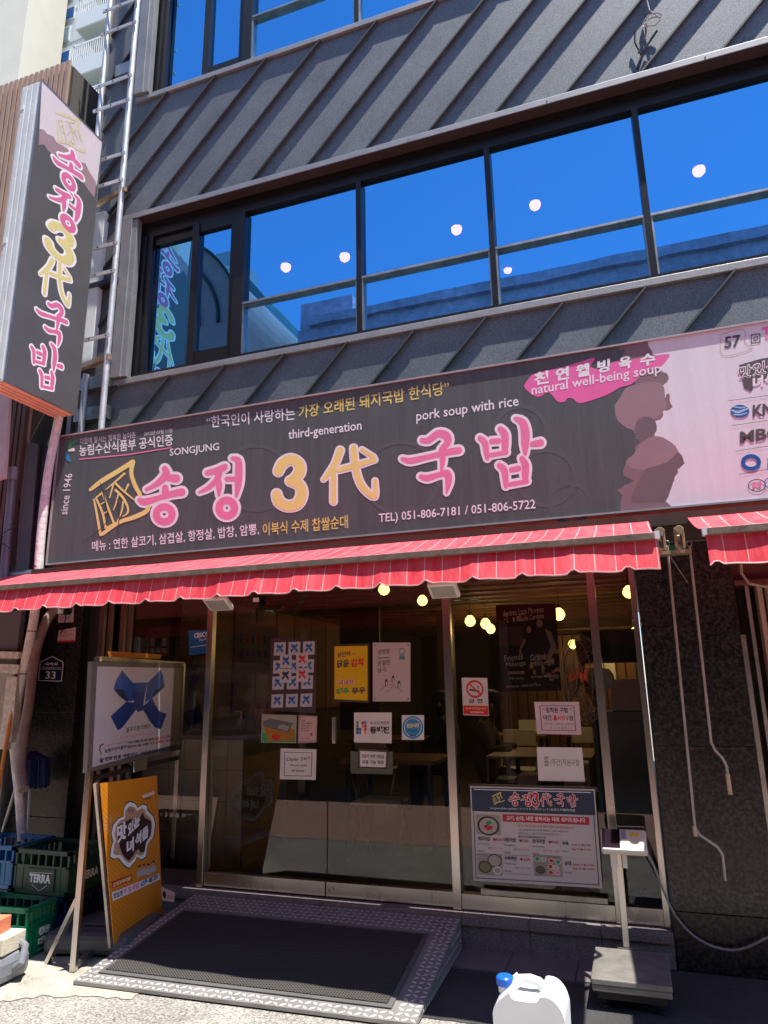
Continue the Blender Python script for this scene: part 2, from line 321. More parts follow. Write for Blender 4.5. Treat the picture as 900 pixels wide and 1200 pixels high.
G['guk'] = Z(460, 480, 9, [[(315, 325, 56), (380, 325, 66), (480, 255, 76), (565, 275, 90), (585, 340, 74), (520, 425, 66)],
    [(105, 520, 40), (190, 540, 64), (350, 505, 54), (480, 475, 56), (600, 445, 66), (700, 430, 70)], [(528, 480, 70), (528, 560, 54), (515, 640, 26)],
    [(300, 708, 48), (370, 722, 66), (480, 690, 54), (575, 672, 76), (592, 760, 70), (570, 880, 18)]])
G['bap'] = Z(550, 470, 9, [[(115, 393, 56), (165, 440, 66), (180, 540, 60), (190, 605, 40)], [(330, 298, 66), (372, 350, 80), (378, 450, 76), (375, 540, 60)], [(235, 425, 56), (310, 420, 56)],
    [(210, 572, 46), (390, 540, 46)], [(488, 187, 44), (560, 225, 80), (590, 330, 92), (590, 450, 84), (590, 560, 34)], [(665, 455, 56), (750, 440, 76)],
    [(320, 680, 60), (370, 730, 70), (383, 830, 62), (385, 900, 40)], [(555, 605, 56), (592, 680, 80), (590, 780, 74), (595, 835, 56)], [(445, 725, 56), (520, 710, 56)], [(425, 880, 46), (608, 845, 46)]])
G['seal'] = Z(100, 520, 7.5, [[(45, 405, 28), (150, 325, 42), (300, 235, 42), (418, 160, 44)], [(418, 160, 44), (405, 260, 36), (440, 370, 38), (482, 445, 36)], [(560, 560, 30), (530, 600, 40), (420, 650, 40), (300, 690, 34), (150, 795, 30)],
    [(135, 800, 24), (115, 690, 22), (92, 560, 20), (76, 490, 16)], [(95, 480, 18), (150, 600, 20), (180, 740, 20)], [(150, 430, 20), (200, 560, 20), (250, 690, 20)], [(100, 472, 16), (150, 430, 16)], [(140, 530, 10), (175, 510, 8)], [(165, 612, 10), (205, 590, 8)],
    [(180, 742, 14), (255, 700, 12)], [(182, 402, 8), (280, 322, 16), (345, 262, 20)], [(260, 340, 20), (330, 410, 18), (430, 492, 12)], [(250, 350, 16), (215, 475, 10)], [(268, 408, 22), (330, 470, 22), (375, 560, 20), (370, 612, 16), (330, 637, 8)],
    [(290, 450, 14), (270, 530, 12), (248, 582, 8)], [(335, 510, 16), (320, 600, 14), (280, 685, 8)], [(380, 358, 18), (350, 420, 12)]])
def bbox(g): xs = [p[0] for s in g for p in s]; ys = [p[1] for s in g for p in s]; return min(xs), min(ys), max(xs), max(ys)

# ================================================================== SETTING
def sheet(name, x0, y0, x1, y1, z, m): b = MB(); b.add([(x0, y0, z), (x1, y0, z), (x1, y1, z), (x0, y1, z)], [(0, 1, 2, 3)]); return struct(name, b, m)
sheet('ground', -400, -400, 400, 400, -.008, ASPH)
# pale cement apron with a ragged edge, dark strip under the awning, red paving further into the street
def ragged(pts, amp=.018, step=.045):
    o = []
    for i, p in enumerate(pts):
        q = pts[(i+1) % len(pts)]; d = math.hypot(q[0]-p[0], q[1]-p[1]); k = max(1, int(d/step))
        for j in range(k): t = j/k; o.append((p[0]+(q[0]-p[0])*t+random.uniform(-amp, amp), p[1]+(q[1]-p[1])*t+random.uniform(-amp, amp)))
    return o
b = MB(); b.poly([(x, y, -.004) for x, y in ragged([(-9, .1), (-9, -1.75), (-4.2, -1.7), (-3.45, -1.62), (-3.2, -1.42), (-2.7, -1.30), (-2.6, -.2), (-2.6, .1)])]); struct('cement_apron', b, CONC)
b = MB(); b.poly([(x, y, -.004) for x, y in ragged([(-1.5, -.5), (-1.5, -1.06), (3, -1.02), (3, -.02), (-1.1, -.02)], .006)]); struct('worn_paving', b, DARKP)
sheet('brick_paving', -30, -5, 30, -2.6, -.004, brickish('red paving', (.42, .24, .19), (.47, .28, .22), (.3, .25, .22), .2, .1))
for i, (x0, x1) in enumerate(((-1.165, -.86), (-.855, -.47), (-.465, -.36))):
    b = MB(); b.box((x0, -.42, -.02), (x1, -.1, .004)); t_ = struct('paving_tile', b, TILE)
def building_part(name, mb, m, parent, **k): return obj(name, mb, m, parent, **k)

# ================================================================== THE SHOP BUILDING
shop = thing('shop_building', 'three storey building clad in charcoal seamed metal with ribbon windows over a glass front', 'building', (-1.5, 0, 0))
CL = -.12                                                # cladding face
ZW0, ZW1 = 4.33, 5.96; ZU0, ZU1 = 7.43, 9.2               # window bands
XL = -4.62; XR = 4.0; WX = -4.12
def wallbox(x0, x1, z0, z1, y0=CL, y1=.3): b = MB(); b.box((x0, y0, z0), (x1, y1, z1)); return b
for z0, z1, x0, x1 in ((2.45, ZW0-.03, XL, XR), (ZW1+.03, ZU0-.03, XL, XR), (ZU1, 11.5, XL, XR), (ZW0-.03, ZW1+.03, XL, WX-.02), (ZU0-.03, ZU1, XL, WX-.02)):
    obj('cladding_panel', wallbox(x0, x1, z0, z1), CLAD, shop)
# the standing seams
def seam(x0, z0, x1, z1):
    b = MB(); p = Vector((x0, CL, z0)); q = Vector((x1, CL, z1)); t = (q-p).normalized(); a = Vector((0, -1, 0)).cross(t)
    b.obox(p-a*.007, a*.014, Vector((0, -.031, 0)), q-p); obj('seam', b, SEAM, shop)
for k in range(-3, 10):
    xb = -.09+.555*(k-7)                               # bottoms along the head flashing
    za, zb = ZW1+.06, ZU0-.06; xt = xb+(zb-za)*.93
    x0, z0 = xb, za
    if x0 < XL+.02: z0 += (XL+.02-x0)/.93; x0 = XL+.02
    if z0 < zb: seam(x0, z0, xt, zb)
for k in range(3): xb = -.09+.555*(k+3); seam(xb, ZW1+.06, xb+1.2, ZU0-.06)
for k in range(-2, 10):
    xt = -.22+.563*(k-6); za = 3.7; x0 = xt-(ZW0-.06-za)*.93; z0 = za
    if x0 < XL+.02: z0 += (XL+.02-x0)/.93; x0 = XL+.02
    seam(x0, z0, xt, ZW0-.06)
for k in range(3): xt = -.22+.563*(k+4); seam(xt-.53, 3.7, xt, ZW0-.06)
for x0, z0, x1, z1 in ((XL+.02, 5.3, WX-.05, 5.83), (XL+.02, 4.7, WX-.05, 5.2), (XL+.02, 5.85, -4.2, 6.3), (XL+.02, 6.5, -4.25, 6.9), (XL+.02, 7.7, WX-.05, 8.25), (XL+.02, 8.35, WX-.05, 8.9)): seam(x0, z0, x1, z1)
# flashings round the ribbon windows
def flash_band(z0, z1, top=True):
    fy = -.18
    b = MB(); b.box((WX-.09, fy+.032, z0-.063), (XR, .02, z0-.008)); obj('sill_flashing', b, FLASH, shop, bevel=.003)
    b = MB(); b.box((WX-.09, fy, z0+.003), (WX-.02+.04, -.115, z1)); b.box((WX-.02+.04, fy+.012, z0+.003), (WX+.075, -.10, z1)); obj('jamb_flashing', b, FLASH, shop, bevel=.002)
    if top:
        b = MB(); b.box((WX-.09, fy, z1+.001), (XR, CL+.002, z1+.055)); obj('head_flashing', b, FLASH, shop, bevel=.003)
        b = MB(); b.box((WX-.06, fy+.004, z1-.004), (XR, .02, z1)); obj('soffit', b, SOFFIT, shop)
flash_band(ZW0, ZW1); flash_band(ZU0, ZU1, False)
for x in [-3.6+1.13*i for i in range(7)]:
    b = MB(); b.lathe((x, -.1805, ZW1+.03), [(.006, 0), (.006, .003)], 8, (0, -1, 0)); obj('rivet', b, STEELD, shop)
GY = -.05
def ribbon(z0, z1, zt, lower=True):
    fr = MB(); P = lambda x, y: aty(x, y, GY)
    xs = [WX+.02, -2.98, -1.83, -.72, .41, 1.55, 2.7, XR]
    # outer black frame
    b = MB(); b.box((WX+.02, -.06, z1-.15), (XR, .04, z1-.006)); b.box((WX+.02, -.075, z1-.05), (XR, -.06, z1-.006)); obj('window_frame', b, BLACKFR, shop)
    b = MB(); b.box((WX+.02, -.085, z0+.002), (XR, .04, z0+.05)); obj('window_frame', b, BLACKFR, shop)
    for i, x in enumerate(xs):
        b = MB(); wd = .045 if i not in (0, 1) else .10
        b.box((x-wd/2+(.05 if i == 0 else 0), -.08, z0+.05), (x+wd/2+(.05 if i == 0 else 0), .04, z1-.15)); obj('mullion', b, BLACKFR, shop, bevel=.002)
        if i == 0:
            b = MB(); b.box((x+.1, -.06, z0+.05), (x+.16, .03, z1-.15)); obj('mullion', b, BLACKFR, shop)
        if i+1 == len(xs): break
        if i == 0:
            m0, m1 = xs[0]+.17, xs[1]-.05; mid = (m0+m1)/2+.03; fz = z1-.24
            b = MB(); b.box((mid-.035, -.075, z0+.05), (mid+.035, .035, z1-.15)); obj('sash_rail', b, BLACKFR, shop, bevel=.002)
            for A_, B_ in (((mid+.0351, -.06, z0+.05), (m1, .03, z0+.17)), ((mid+.0351, -.06, fz), (m1, .03, z1-.1501)), ((m0, -.03, fz), (mid-.0351, .03, z1-.1501)), ((m1-.05, -.06, z0+.1701), (m1, .03, fz-.0001))): b = MB(); b.box(A_, B_); obj('sash_rail', b, BLACKFR, shop)
            panes = ((m0, mid-.035, z0+.05, fz, .0), (mid+.035, m1-.05, z0+.17, fz, -.03))
        else:
            a, c = x+wd/2+.0, xs[i+1]-.0225
            b = MB(); b.box((a, -.075, zt-.010), (c, .03, zt+.010)); obj('transom', b, STEELD if lower else BLACKFR, shop)
            for u in (a, c-.012): b = MB(); b.box((u, -.07, z0+.05), (u+.012, -.02, zt-.010)); obj('sash_rail', b, STEELD, shop)
            panes = ((a+.0, c, zt+.010, z1-.15, -.02), (a+.012, c-.012, z0+.05, zt-.010, -.03))
        for p0, p1, q0, q1, yy in panes:
            b = MB(); b.add([(p0, yy, q0), (p1, yy, q0), (p1, yy, q1), (p0, yy, q1)], [(0, 1, 2, 3)]); obj('pane', b, UGLASS, shop)
ribbon(ZW0, ZW1, 4.87); ribbon(ZU0, ZU1, 8.02)
# dim rooms behind the ribbon windows, with dome lamps
def room(x0, x1, y0, y1, z0, z1, m):
    b = MB(); v = [(x, y, z) for x in (x0, x1) for y in (y0, y1) for z in (z0, z1)]
    b.add(v, [(2, 3, 7, 6), (0, 1, 3, 2), (4, 6, 7, 5), (0, 2, 6, 4), (1, 5, 7, 3)]); return b
ROOMD = mat('dim room', (.07, .065, .06), .9, 0, .2, 1)
obj('upper_room', room(-4.4, 3.9, .05, 5, ZW0-.2, 6.25, ROOMD), ROOMD, shop); obj('upper_room', room(-4.4, 3.9, .05, 5, ZU0-.2, 9.3, ROOMD), ROOMD, shop)
first = None
for i, (x, y, Y) in enumerate(((335, 313, .9), (404, 301, .9), (535, 269, 1.0), (627, 240, 1.0), (819, 200, 1.0), (700, 228, 2.1), (595, 316, 2.4), (310, 349, 2.6), (898, 225, 2.0))):
    p = aty(x, y, Y); r = .054 if Y < 1.5 else .048
    ww = ('above the second tall pane', 'beside the mullion of the second tall pane', 'in the middle of the third pane', 'in the fourth pane, whole and round', 'in the rightmost pane', 'in the fourth pane, close to its right mullion', 'low in the fourth pane just right of the mullion', 'low by the sliding window', 'at the far end of the rightmost pane')[i]
    L = thing('dome_lamp', 'small glowing dome lamp seen '+ww, 'lamp', p, 'dome lamps behind the ribbon window')
    b = MB(); b.lathe(p, [(.001, -r), (r*.5, -r*.87), (r*.87, -r*.5), (r, 0), (r*.95, r*.35), (r*.3, r*.4)], 32); obj('lamp_globe', b, DOME, L)
    b = MB(); b.tube([p+Vector((0, 0, r*.35)), (p.x, p.y, 6.24)], .004, 5); obj('cord', b, BLACKP, L)
# left edge return
b = MB(); b.box((XL-.05, -.16, 2.45), (XL-.003, .3, 11.5)); obj('edge_flashing', b, FLASH, shop)
b = MB(); b.box((XL-.05, .301, 0), (XR, .5, 2.2)); 
# side wall depth and roof
b = MB(); b.box((XL, 5.02, 2.9), (XR, 9.8, 11.4)); obj('rear_block', b, CLAD, shop)

# ground floor: granite piers, step, header
def granite(x0, x1, z0, z1, y0, y1, m=GRAN): b = MB(); b.box((x0, y0, z0), (x1, y1, z1)); return obj('granite_slab', b, m, shop, bevel=.002)
for z0, z1 in ((0, .302), (.306, 1.21), (1.214, 2.45)): granite(.072, .633, z0, z1, -.1, .3)
for z0, z1 in ((0, .62), (.624, 1.42), (1.424, 2.45)): granite(-4.98, -4.353, z0, z1, -.1, .3)
b = MB(); b.box((-4.352, -.02, 0), (-4.24, .3, 2.45)); obj('recess_panel', b, BLACKP, shop)
b = MB(); b.box((XL, -.10, 2.453), (XR, .3, 2.62)); obj('header_beam', b, DARKW, shop)
for x0, x1 in ((-1.165, -.75), (-.747, -.33), (-.327, .069)): granite(x0, x1, 0, .13, -.105, .2, GRAN2)
for x0, x1 in ((-4.24, -3.1), (-3.097, -2.14), (-2.137, -1.168), (-1.165, -.75), (-.747, -.33), (-.327, .069)):
    b = MB(); b.box((x0, -.125, .134), (x1, .06, .195)); obj('threshold_slab', b, GRAN2, shop, bevel=.003)
for x0, x1 in ((-4.24, -3.4), (-3.397, -1.168)): granite(x0, x1, 0, .13, -.105, .06, GRAN2)
# right neighbour bay: roller shutter
shut = thing('roller_shutter', 'brown corrugated roller shutter of the next shop, right of the granite pier', 'shutter', (1.4, 0, 0))
for k in range(30):
    b = MB(); x = .76+k*.055; b.prism([(x, .02, 0), (x+.012, -.015, 0), (x+.036, -.015, 0), (x+.048, .02, 0)], (0, 0, 2.16)); obj('slat', b, BROWNSL, shut)
b = MB(); b.box((.636, -.06, 0), (.665, .1, 1.86)); obj('guide_rail', b, STEELD, shut); b = MB(); b.box((.70, -.05, 0), (.72, .05, 2.16)); obj('guide_rail', b, STEELD, shut)
b = MB(); b.box((.64, -.08, 2.16), (2.5, .1, 2.19)); b.box((.64, .0, 2.2), (2.5, .1, 2.45)); obj('shutter_box', b, mat('red brown paint', (.16, .04, .035), .5), shut)
b = MB(); b.tube([aty(x, y, -.12) for x, y in ((868, 655), (869, 672), (878, 684), (900, 688))], .008, 6); obj('cable', b, BROWNSL, shut)
b = MB(); b.box((.64, .2, 0), (2.5, .3, 2.45)); obj('back_panel', b, DARKW, shut)

# ------------------------------------------------------------------ glass shop front
front = thing('glass_shop_front', 'stainless framed glass restaurant front with double doors and a side window', 'shopfront', (-2.1, 0, .195))
ZB = .197; ZT = 2.44
for nm, x, wd in (('post', -3.135, .05), ('post', -1.21, .055), ('post', -.215, .05), ('post', .045, .035)):
    b = MB(); b.box((x-wd/2, -.05, ZB), (x+wd/2, .004, ZT)); obj(nm, b, STEEL, front, bevel=.002)
BRP = mat('bronze frame', (.16, .11, .10), .35, .7, .15, 5)
for x, wd in ((-4.215, .05), (-4.13, .035), (-4.0, .04), (-3.93, .03)):
    b = MB(); b.box((x-wd/2, -.03, ZB), (x+wd/2, .004, ZT)); obj('post', b, BRP, front, bevel=.002)
for x0, x1 in ((-1.182, -.241), (-.189, .027)): b = MB(); b.box((x0, -.035, ZB), (x1, .03, .29)); obj('bottom_rail', b, STEEL, front, bevel=.002)
b = MB(); b.box((-3.9, -.035, ZB), (-3.161, .03, .29)); obj('bottom_rail', b, BRP, front)
b = MB(); b.box((-4.24, -.05, ZT), (.07, .05, ZT+.01)); obj('top_rail', b, STEELD, front)
def pane(x0, x1, z0, z1, y, parent): b = MB(); b.add([(x0, y, z0), (x1, y, z0), (x1, y, z1), (x0, y, z1)], [(0, 1, 2, 3)]); return obj('pane', b, LGLASS, parent)
pane(-3.915, -3.16, .29, ZT, 0, front); pane(-1.182, -.241, .29, ZT, 0, front); pane(-.189, .027, .29, ZT, 0, front); pane(-4.11, -4.02, .2, ZT, .02, front)
for x0, x1 in ((-3.106, -2.144), (-2.136, -1.24)):
    d = MB(); d.box((x0, -.03, ZB+.006), (x1, .02, .295)); dr = obj('door', d, STEEL, front, bevel=.003)
    b = MB(); b.add([(x0, 0, .295), (x1, 0, .295), (x1, 0, ZT), (x0, 0, ZT)], [(0, 1, 2, 3)]); obj('pane', b, LGLASS, dr)
    if x0 > -2.5:
        b = MB(); b.lathe((-2.095, -.03, .245), [(.02, 0), (.02, .006), (.012, .009)], 14, (0, -1, 0)); obj('lock', b, STEELD, dr)
        b = MB(); b.box((-2.09, -.035, 1.20), (-2.065, -.01, 1.38)); b.box((-2.084, -.05, 1.22), (-2.071, -.035, 1.36)); obj('handle', b, STEELD, dr, bevel=.002)

# ------------------------------------------------------------------ restaurant interior
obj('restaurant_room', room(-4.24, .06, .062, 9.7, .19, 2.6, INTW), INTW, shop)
b = MB()
for k in range(22): b.box((-4.2, .6+k*.4, 2.56), (.05, .62+k*.4, 2.59))
obj('ceiling_batten', b, WOODF, shop)
for k in range(14): b = MB(); b.box((-2.6+k*.19, 9.6, .2), (-2.43+k*.19, 9.66, 2.5)); obj('wall_plank', b, WOODF, shop)
for k in range(9): b = MB(); b.box((-4.2, 1.0+k*.5, 1.3), (-4.15, 1.47+k*.5, 2.5)); obj('wall_plank', b, WOODF, shop)
b = MB(); b.box((-2.5, 4.5, .2), (-2.3, 4.7, 2.6)); b.box((-3.3, 3.0, 1.1), (-2.8, 3.05, 2.5)); obj('partition', b, DARKW, shop)
for i, (x, y, Y) in enumerate(((450, 691, .9), (495, 704, 1.6), (551, 728, 3.4), (569, 731, 3.9), (575, 737, 4.8), (655, 720, 2.9), (671, 755, 8.6), (718, 755, 8.8), (737, 694, 1.1), (744, 741, 5.6))):
    p = aty(x, y, Y); r = .05 if Y < 2 else .065
    if Y > 8: r = .08
    wh = ('just under the awning edge, left of the white floodlight', 'left of the door post, second from the awning edge', 'leftmost of the three beyond the no smoking notice', 'middle one of the three beyond the no smoking notice', 'lowest of the three beyond the no smoking notice', 'at the right edge of the dance poster', 'far back between the dance poster and the steel post', 'far back above the fan', 'highest, beside the granite pier', 'small and half hidden behind the granite pier')[i]
    L = thing('pendant_bulb', 'yellow glowing pendant bulb '+wh, 'light bulb', p, 'pendant bulbs inside the restaurant')
    b = MB(); b.lathe(p, [(.001, -r), (r*.6, -r*.8), (r*.95, -r*.3), (r, 0), (r*.8, r*.6), (r*.3, r*1.1)], 16); obj('bulb', b, BULB, L)
    b = MB(); b.lathe(p, [(r*.35, r*1.05), (r*.3, r*1.6)], 10); b.tube([p+Vector((0, 0, r*1.5)), (p.x, p.y, 2.59)], .004, 5); obj('cord', b, BLACKP, L)
    if i in (3, 4, 5, 6, 7):
        pl = bpy.data.lights.new('bulb_light', 'POINT'); pl.energy = 4; pl.color = (1, .62, .25); pl.shadow_soft_size = .06; lo = bpy.data.objects.new('bulb_light', pl); C.objects.link(lo); lo.location = p-Vector((0, 0, r+.05))
cnt = thing('service_counter', 'beige tiled service counter just inside the left door', 'counter', (-3.4, .8, .19))
for k in range(7):
    for j in range(4): b = MB(); b.box((-4.12+k*.142, .505, .2+j*.245), (-3.982+k*.142, .515, .441+j*.245)); obj('tile', b, CTILE, cnt)
b = MB(); b.box((-4.12, .516, .2), (-3.12, 1.3, 1.18)); obj('body', b, mat('counter side', (.12, .10, .08), .5), cnt); b = MB(); b.box((-4.14, .49, 1.182), (-3.09, 1.33, 1.21)); obj('counter_top', b, mat('counter slab', (.25, .22, .19), .4), cnt)
def person(name, label, base, pts, segs, col, hair, cap=None):
    """one continuous skinned body; pts: name -> (xyz, radius)"""
    me = bpy.data.meshes.new(name); names = list(pts); me.from_pydata([tuple(Vector(base)+Vector(pts[n][0])) for n in names], [(names.index(a), names.index(b_)) for a, b_ in segs], [])
    o = bpy.data.objects.new(name, me); C.objects.link(o); o.modifiers.new('skin', 'SKIN')
    sv = me.skin_vertices[0].data if me.skin_vertices else None
    if sv is None:
        bm = bmesh.new(); bm.from_mesh(me); bm.verts.layers.skin.verify(); bm.to_mesh(me); bm.free(); sv = me.skin_vertices[0].data
    for i, n in enumerate(names): sv[i].radius = (pts[n][1],)*2 if not isinstance(pts[n][1], tuple) else pts[n][1]; sv[i].use_root = n == 'pelvis'
    s = o.modifiers.new('sub', 'SUBSURF'); s.levels = s.render_levels = 2; me.materials.append(col)
    ev = o.evaluated_get(bpy.context.evaluated_depsgraph_get()); m2 = bpy.data.meshes.new_from_object(ev); o.modifiers.clear(); o.data = m2
    for p in m2.polygons: p.use_smooth = True
    tag(o, label, 'person'); H = Vector(base)+Vector(pts['head'][0])
    b = MB(); b.lathe(H+Vector((0, 0, .02)), [(.095, -.02), (.105, .05), (.085, .1), (.03, .125)], 14); 
    if cap: b.box(H+Vector((.02, -.09, .03)), H+Vector((.19, .06, .045)))
    h = obj('cap' if cap else 'hair', b, cap or hair); h.parent = o
    b = MB(); b.lathe(H+Vector((.105, 0, -.02)), [(.016, -.03), (.02, -.01), (.006, .03)], 8); 
    b.lathe(H+Vector((.02, -.1, -.02)), [(.006, -.03), (.02, 0), (.006, .03)], 8); f = obj('face', b, SKIN); f.parent = o
    return o
segs = [('pelvis', 'waist'), ('waist', 'chest'), ('chest', 'neck'), ('neck', 'head'), ('chest', 'shl'), ('shl', 'ell'), ('ell', 'hal'), ('chest', 'shr'), ('shr', 'elr'), ('elr', 'har'), ('pelvis', 'hl'), ('hl', 'kl'), ('kl', 'al'), ('al', 'tl'), ('pelvis', 'hr'), ('hr', 'kr'), ('kr', 'ar'), ('ar', 'tr')]
stand = {'pelvis': ((0, 0, .9), .14), 'waist': ((0, 0, 1.05), .14), 'chest': ((.02, 0, 1.28), .16), 'neck': ((.06, 0, 1.45), .06), 'head': ((.11, -.01, 1.58), .1), 'shl': ((.02, -.19, 1.36), .07), 'ell': ((.08, -.24, 1.1), .05), 'hal': ((.3, -.2, 1.05), .035),
         'shr': ((.02, .19, 1.36), .07), 'elr': ((.08, .24, 1.1), .05), 'har': ((.3, .12, 1.05), .035), 'hl': ((0, -.1, .8), .1), 'kl': ((0, -.11, .45), .06), 'al': ((0, -.11, .08), .045), 'tl': ((.12, -.11, .04), .04), 'hr': ((0, .1, .8), .1), 'kr': ((0, .11, .45), .06), 'ar': ((0, .11, .08), .045), 'tr': ((.12, .11, .04), .04)}
person('person', 'person in dark clothes and a dark cap bending over the counter', (-4.15, 1.0, .19), stand, segs, CLOTH1, HAIR, BLACKP)
sit = dict(stand); sit.update({'pelvis': ((0, 0, .5), .14), 'waist': ((0, 0, .68), .14), 'chest': ((.04, 0, .9), .16), 'neck': ((.08, 0, 1.07), .06), 'head': ((.12, 0, 1.2), .1), 'shl': ((.04, -.19, .98), .07), 'ell': ((.14, -.24, .76), .05), 'hal': ((.34, -.14, .78), .035),
    'shr': ((.04, .19, .98), .07), 'elr': ((.14, .24, .76), .05), 'har': ((.34, .14, .78), .035), 'hl': ((.06, -.1, .5), .1), 'kl': ((.42, -.12, .48), .065), 'al': ((.42, -.12, .08), .045), 'tl': ((.54, -.12, .04), .04), 'hr': ((.06, .1, .5), .1), 'kr': ((.42, .12, .48), .065), 'ar': ((.42, .12, .08), .045), 'tr': ((.54, .12, .04), .04)})
person('person', 'black haired person in a pale shirt seated behind the no smoking notice', (-1.55, 2.6, .19), sit, segs, CLOTH2, HAIR)
def table(x, y, label, w_=.9, d=.7):
    t = thing('dining_table', label, 'table', (x, y, .19))
    b = MB(); b.box((x-w_/2, y-d/2, .90), (x+w_/2, y+d/2, .935)); obj('table_top', b, WOODF, t, bevel=.004)
    for sx in (-1, 1):
        for sy in (-1, 1): b = MB(); b.box((x+sx*(w_/2-.06)-.02, y+sy*(d/2-.06)-.02, .19), (x+sx*(w_/2-.06)+.02, y+sy*(d/2-.06)+.02, .9)); obj('leg', b, BLACKP, t)
table(-2.2, 1.8, 'wooden dining table behind the right hand door'); table(-.85, 2.6, 'wooden dining table behind the side window, by the seated person'); table(-1.6, 5.0, 'wooden dining table deep in the room')
def chair(x, y, s, label):
    t = thing('folding_chair', label, 'chair', (x, y, .19), 'chairs inside the restaurant')
    b = MB(); b.box((x-.2, y-.2, .63), (x+.2, y+.2, .65)); obj('seat', b, CREAMP, t, bevel=.004)
    b = MB(); b.box((x-.19, y+s*.2, .88), (x+.19, y+s*.22, 1.06)); obj('backrest', b, CREAMP, t, bevel=.004)
    for sx in (-.2, .2):
        b = MB(); b.tube([(x+sx, y-s*.24, .19), (x+sx, y+s*.2, .92)], .011, 8); obj('leg', b, STEELD, t)
        b = MB(); b.tube([(x+sx, y+s*.26, .19), (x+sx, y-s*.14, .64)], .011, 8); obj('leg', b, STEELD, t)
chair(-2.15, 1.15, -1, 'cream folding chair in front of the table behind the right hand door'); chair(-1.35, 3.6, 1, 'cream folding chair beyond the seated person'); 
table(-3.1, 4.2, 'wooden dining table beyond the service counter'); table(-.5, 5.2, 'wooden dining table far back behind the fan')
chair(-3.0, 3.4, -1, 'cream folding chair beyond the service counter'); chair(-.6, 4.5, -1, 'cream folding chair far back behind the fan'); chair(-1.5, 5.8, 1, 'cream folding chair against the back tables')
sit2 = {k: ((-v[0][0], v[0][1], v[0][2]), v[1]) for k, v in sit.items()}
person('person', 'dark clothed person seated with their back to the doors, behind the round badge sticker', (-2.05, 3.3, .19), sit2, segs, CLOTH1, HAIR)
for i, (x, z, w_, h_, c_) in enumerate(((-2.3, 1.75, .5, .35, 'cream'), (-1.6, 1.8, .35, .45, 'red'), (-1.0, 1.7, .5, .3, 'red'), (-.45, 1.8, .3, .4, 'cream'))):
    pf2 = thing('wall_picture', 'small '+c_+' picture framed on the plank wall at the back, '+('left', 'second', 'third', 'right')[i]+' of the four', 'picture', (x, 9.55, z), 'pictures on the back wall')
    b = MB(); b.box((x-w_/2, 9.55, z-h_/2), (x+w_/2, 9.58, z+h_/2)); obj('frame', b, DARKW, pf2); b = MB(); b.box((x-w_/2+.03, 9.54, z-h_/2+.03), (x+w_/2-.03, 9.549, z+h_/2-.03)); obj('picture', b, {'cream': CREAMP, 'red': MR_, 'blue': BLUE}[c_], pf2)
# stand fan
fn = thing('stand_fan', 'large stand fan seen edge on behind the side window post', 'fan', (-.34, .7, .19))
fc = Vector((-.37, .7, 1.62)); ax = Vector((-.9, -.45, 0)).normalized()
b = MB(); pa = ax.orthogonal().normalized(); pb = ax.cross(pa)
for rr, h in ((.30, .05), (.33, 0), (.30, -.05), (.2, .075), (.1, .085), (.2, -.06)): b.tube([fc+ax*h+(pa*math.cos(k*math.pi/12)+pb*math.sin(k*math.pi/12))*rr for k in range(24)], .004, 5, closed=True)
for k in range(28):
    a = k*math.pi/14; d = pa*math.cos(a)+pb*math.sin(a); b.tube([fc+ax*.09+d*.04, fc+ax*.075+d*.2, fc+d*.33, fc-ax*.06+d*.2], .002, 4)
obj('guard', b, CREAMP, fn)
for k in range(3):
    a = k*2*math.pi/3; d = pa*math.cos(a)+pb*math.sin(a); e = ax.cross(d); b = MB(); b.add([fc+d*.04-e*.03, fc+d*.04+e*.03, fc+d*.27+e*.1+ax*.02, fc+d*.27-e*.06-ax*.02], [(0, 1, 2, 3)]); obj('blade', b, mat('orange blade', (.45, .10, .04), .4), fn)
b = MB(); b.lathe(fc-ax*.07, [(.07, 0), (.085, -.05), (.07, -.14), (.03, -.17)], 16, ax); obj('motor', b, CREAMP, fn)
b = MB(); b.tube([fc-ax*.1, fc-ax*.1-Vector((0, 0, 1.4))], .017, 10); obj('pole', b, BLACKP, fn); b = MB(); b.lathe(fc-ax*.1-Vector((0, 0, 1.43)), [(.2, 0), (.2, .02), (.03, .05)], 20); obj('base', b, CREAMP, fn)
# pale cabinet with a perforated basket and a dark screen
cb = thing('grey_cabinet', 'pale grey cabinet standing behind the narrow window beside the pier', 'cabinet', (-.1, .9, .19)); b = MB(); b.box((-.33, .75, .19), (.04, 1.1, 1.38)); obj('body', b, mat('cabinet grey', (.22, .22, .21), .5), cb, bevel=.01); b = MB(); b.box((-.30, .742, .3), (.01, .749, 1.3)); obj('door', b, mat('cabinet door', (.26, .26, .25), .5), cb)
bk = thing('pink_basket', 'pink perforated basket on top of the pale grey cabinet', 'basket', (-.05, .8, 1.38)); b = MB()
for k in range(8): b.box((-.18+k*.026, .76, 1.39), (-.165+k*.026, .77, 1.60))
for k in range(7): b.box((-.18, .757, 1.39+k*.034), (.02, .773, 1.405+k*.034))
obj('basket_front', b, PAPERP, bk); b = MB(); b.box((-.18, .78, 1.385), (.02, .98, 1.6)); obj('basket_body', b, PAPERP, bk)
tv = thing('wall_screen', 'dark television on the wall above the pink basket', 'television', (-.1, 2.2, 1.85)); b = MB(); b.box((-.45, 2.2, 1.78), (.04, 2.25, 2.06)); obj('screen', b, mat('screen', (.01, .02, .04), .1), tv); b = MB(); b.box((-.46, 2.21, 1.765), (.045, 2.26, 2.075)); obj('frame', b, BLACKP, tv)
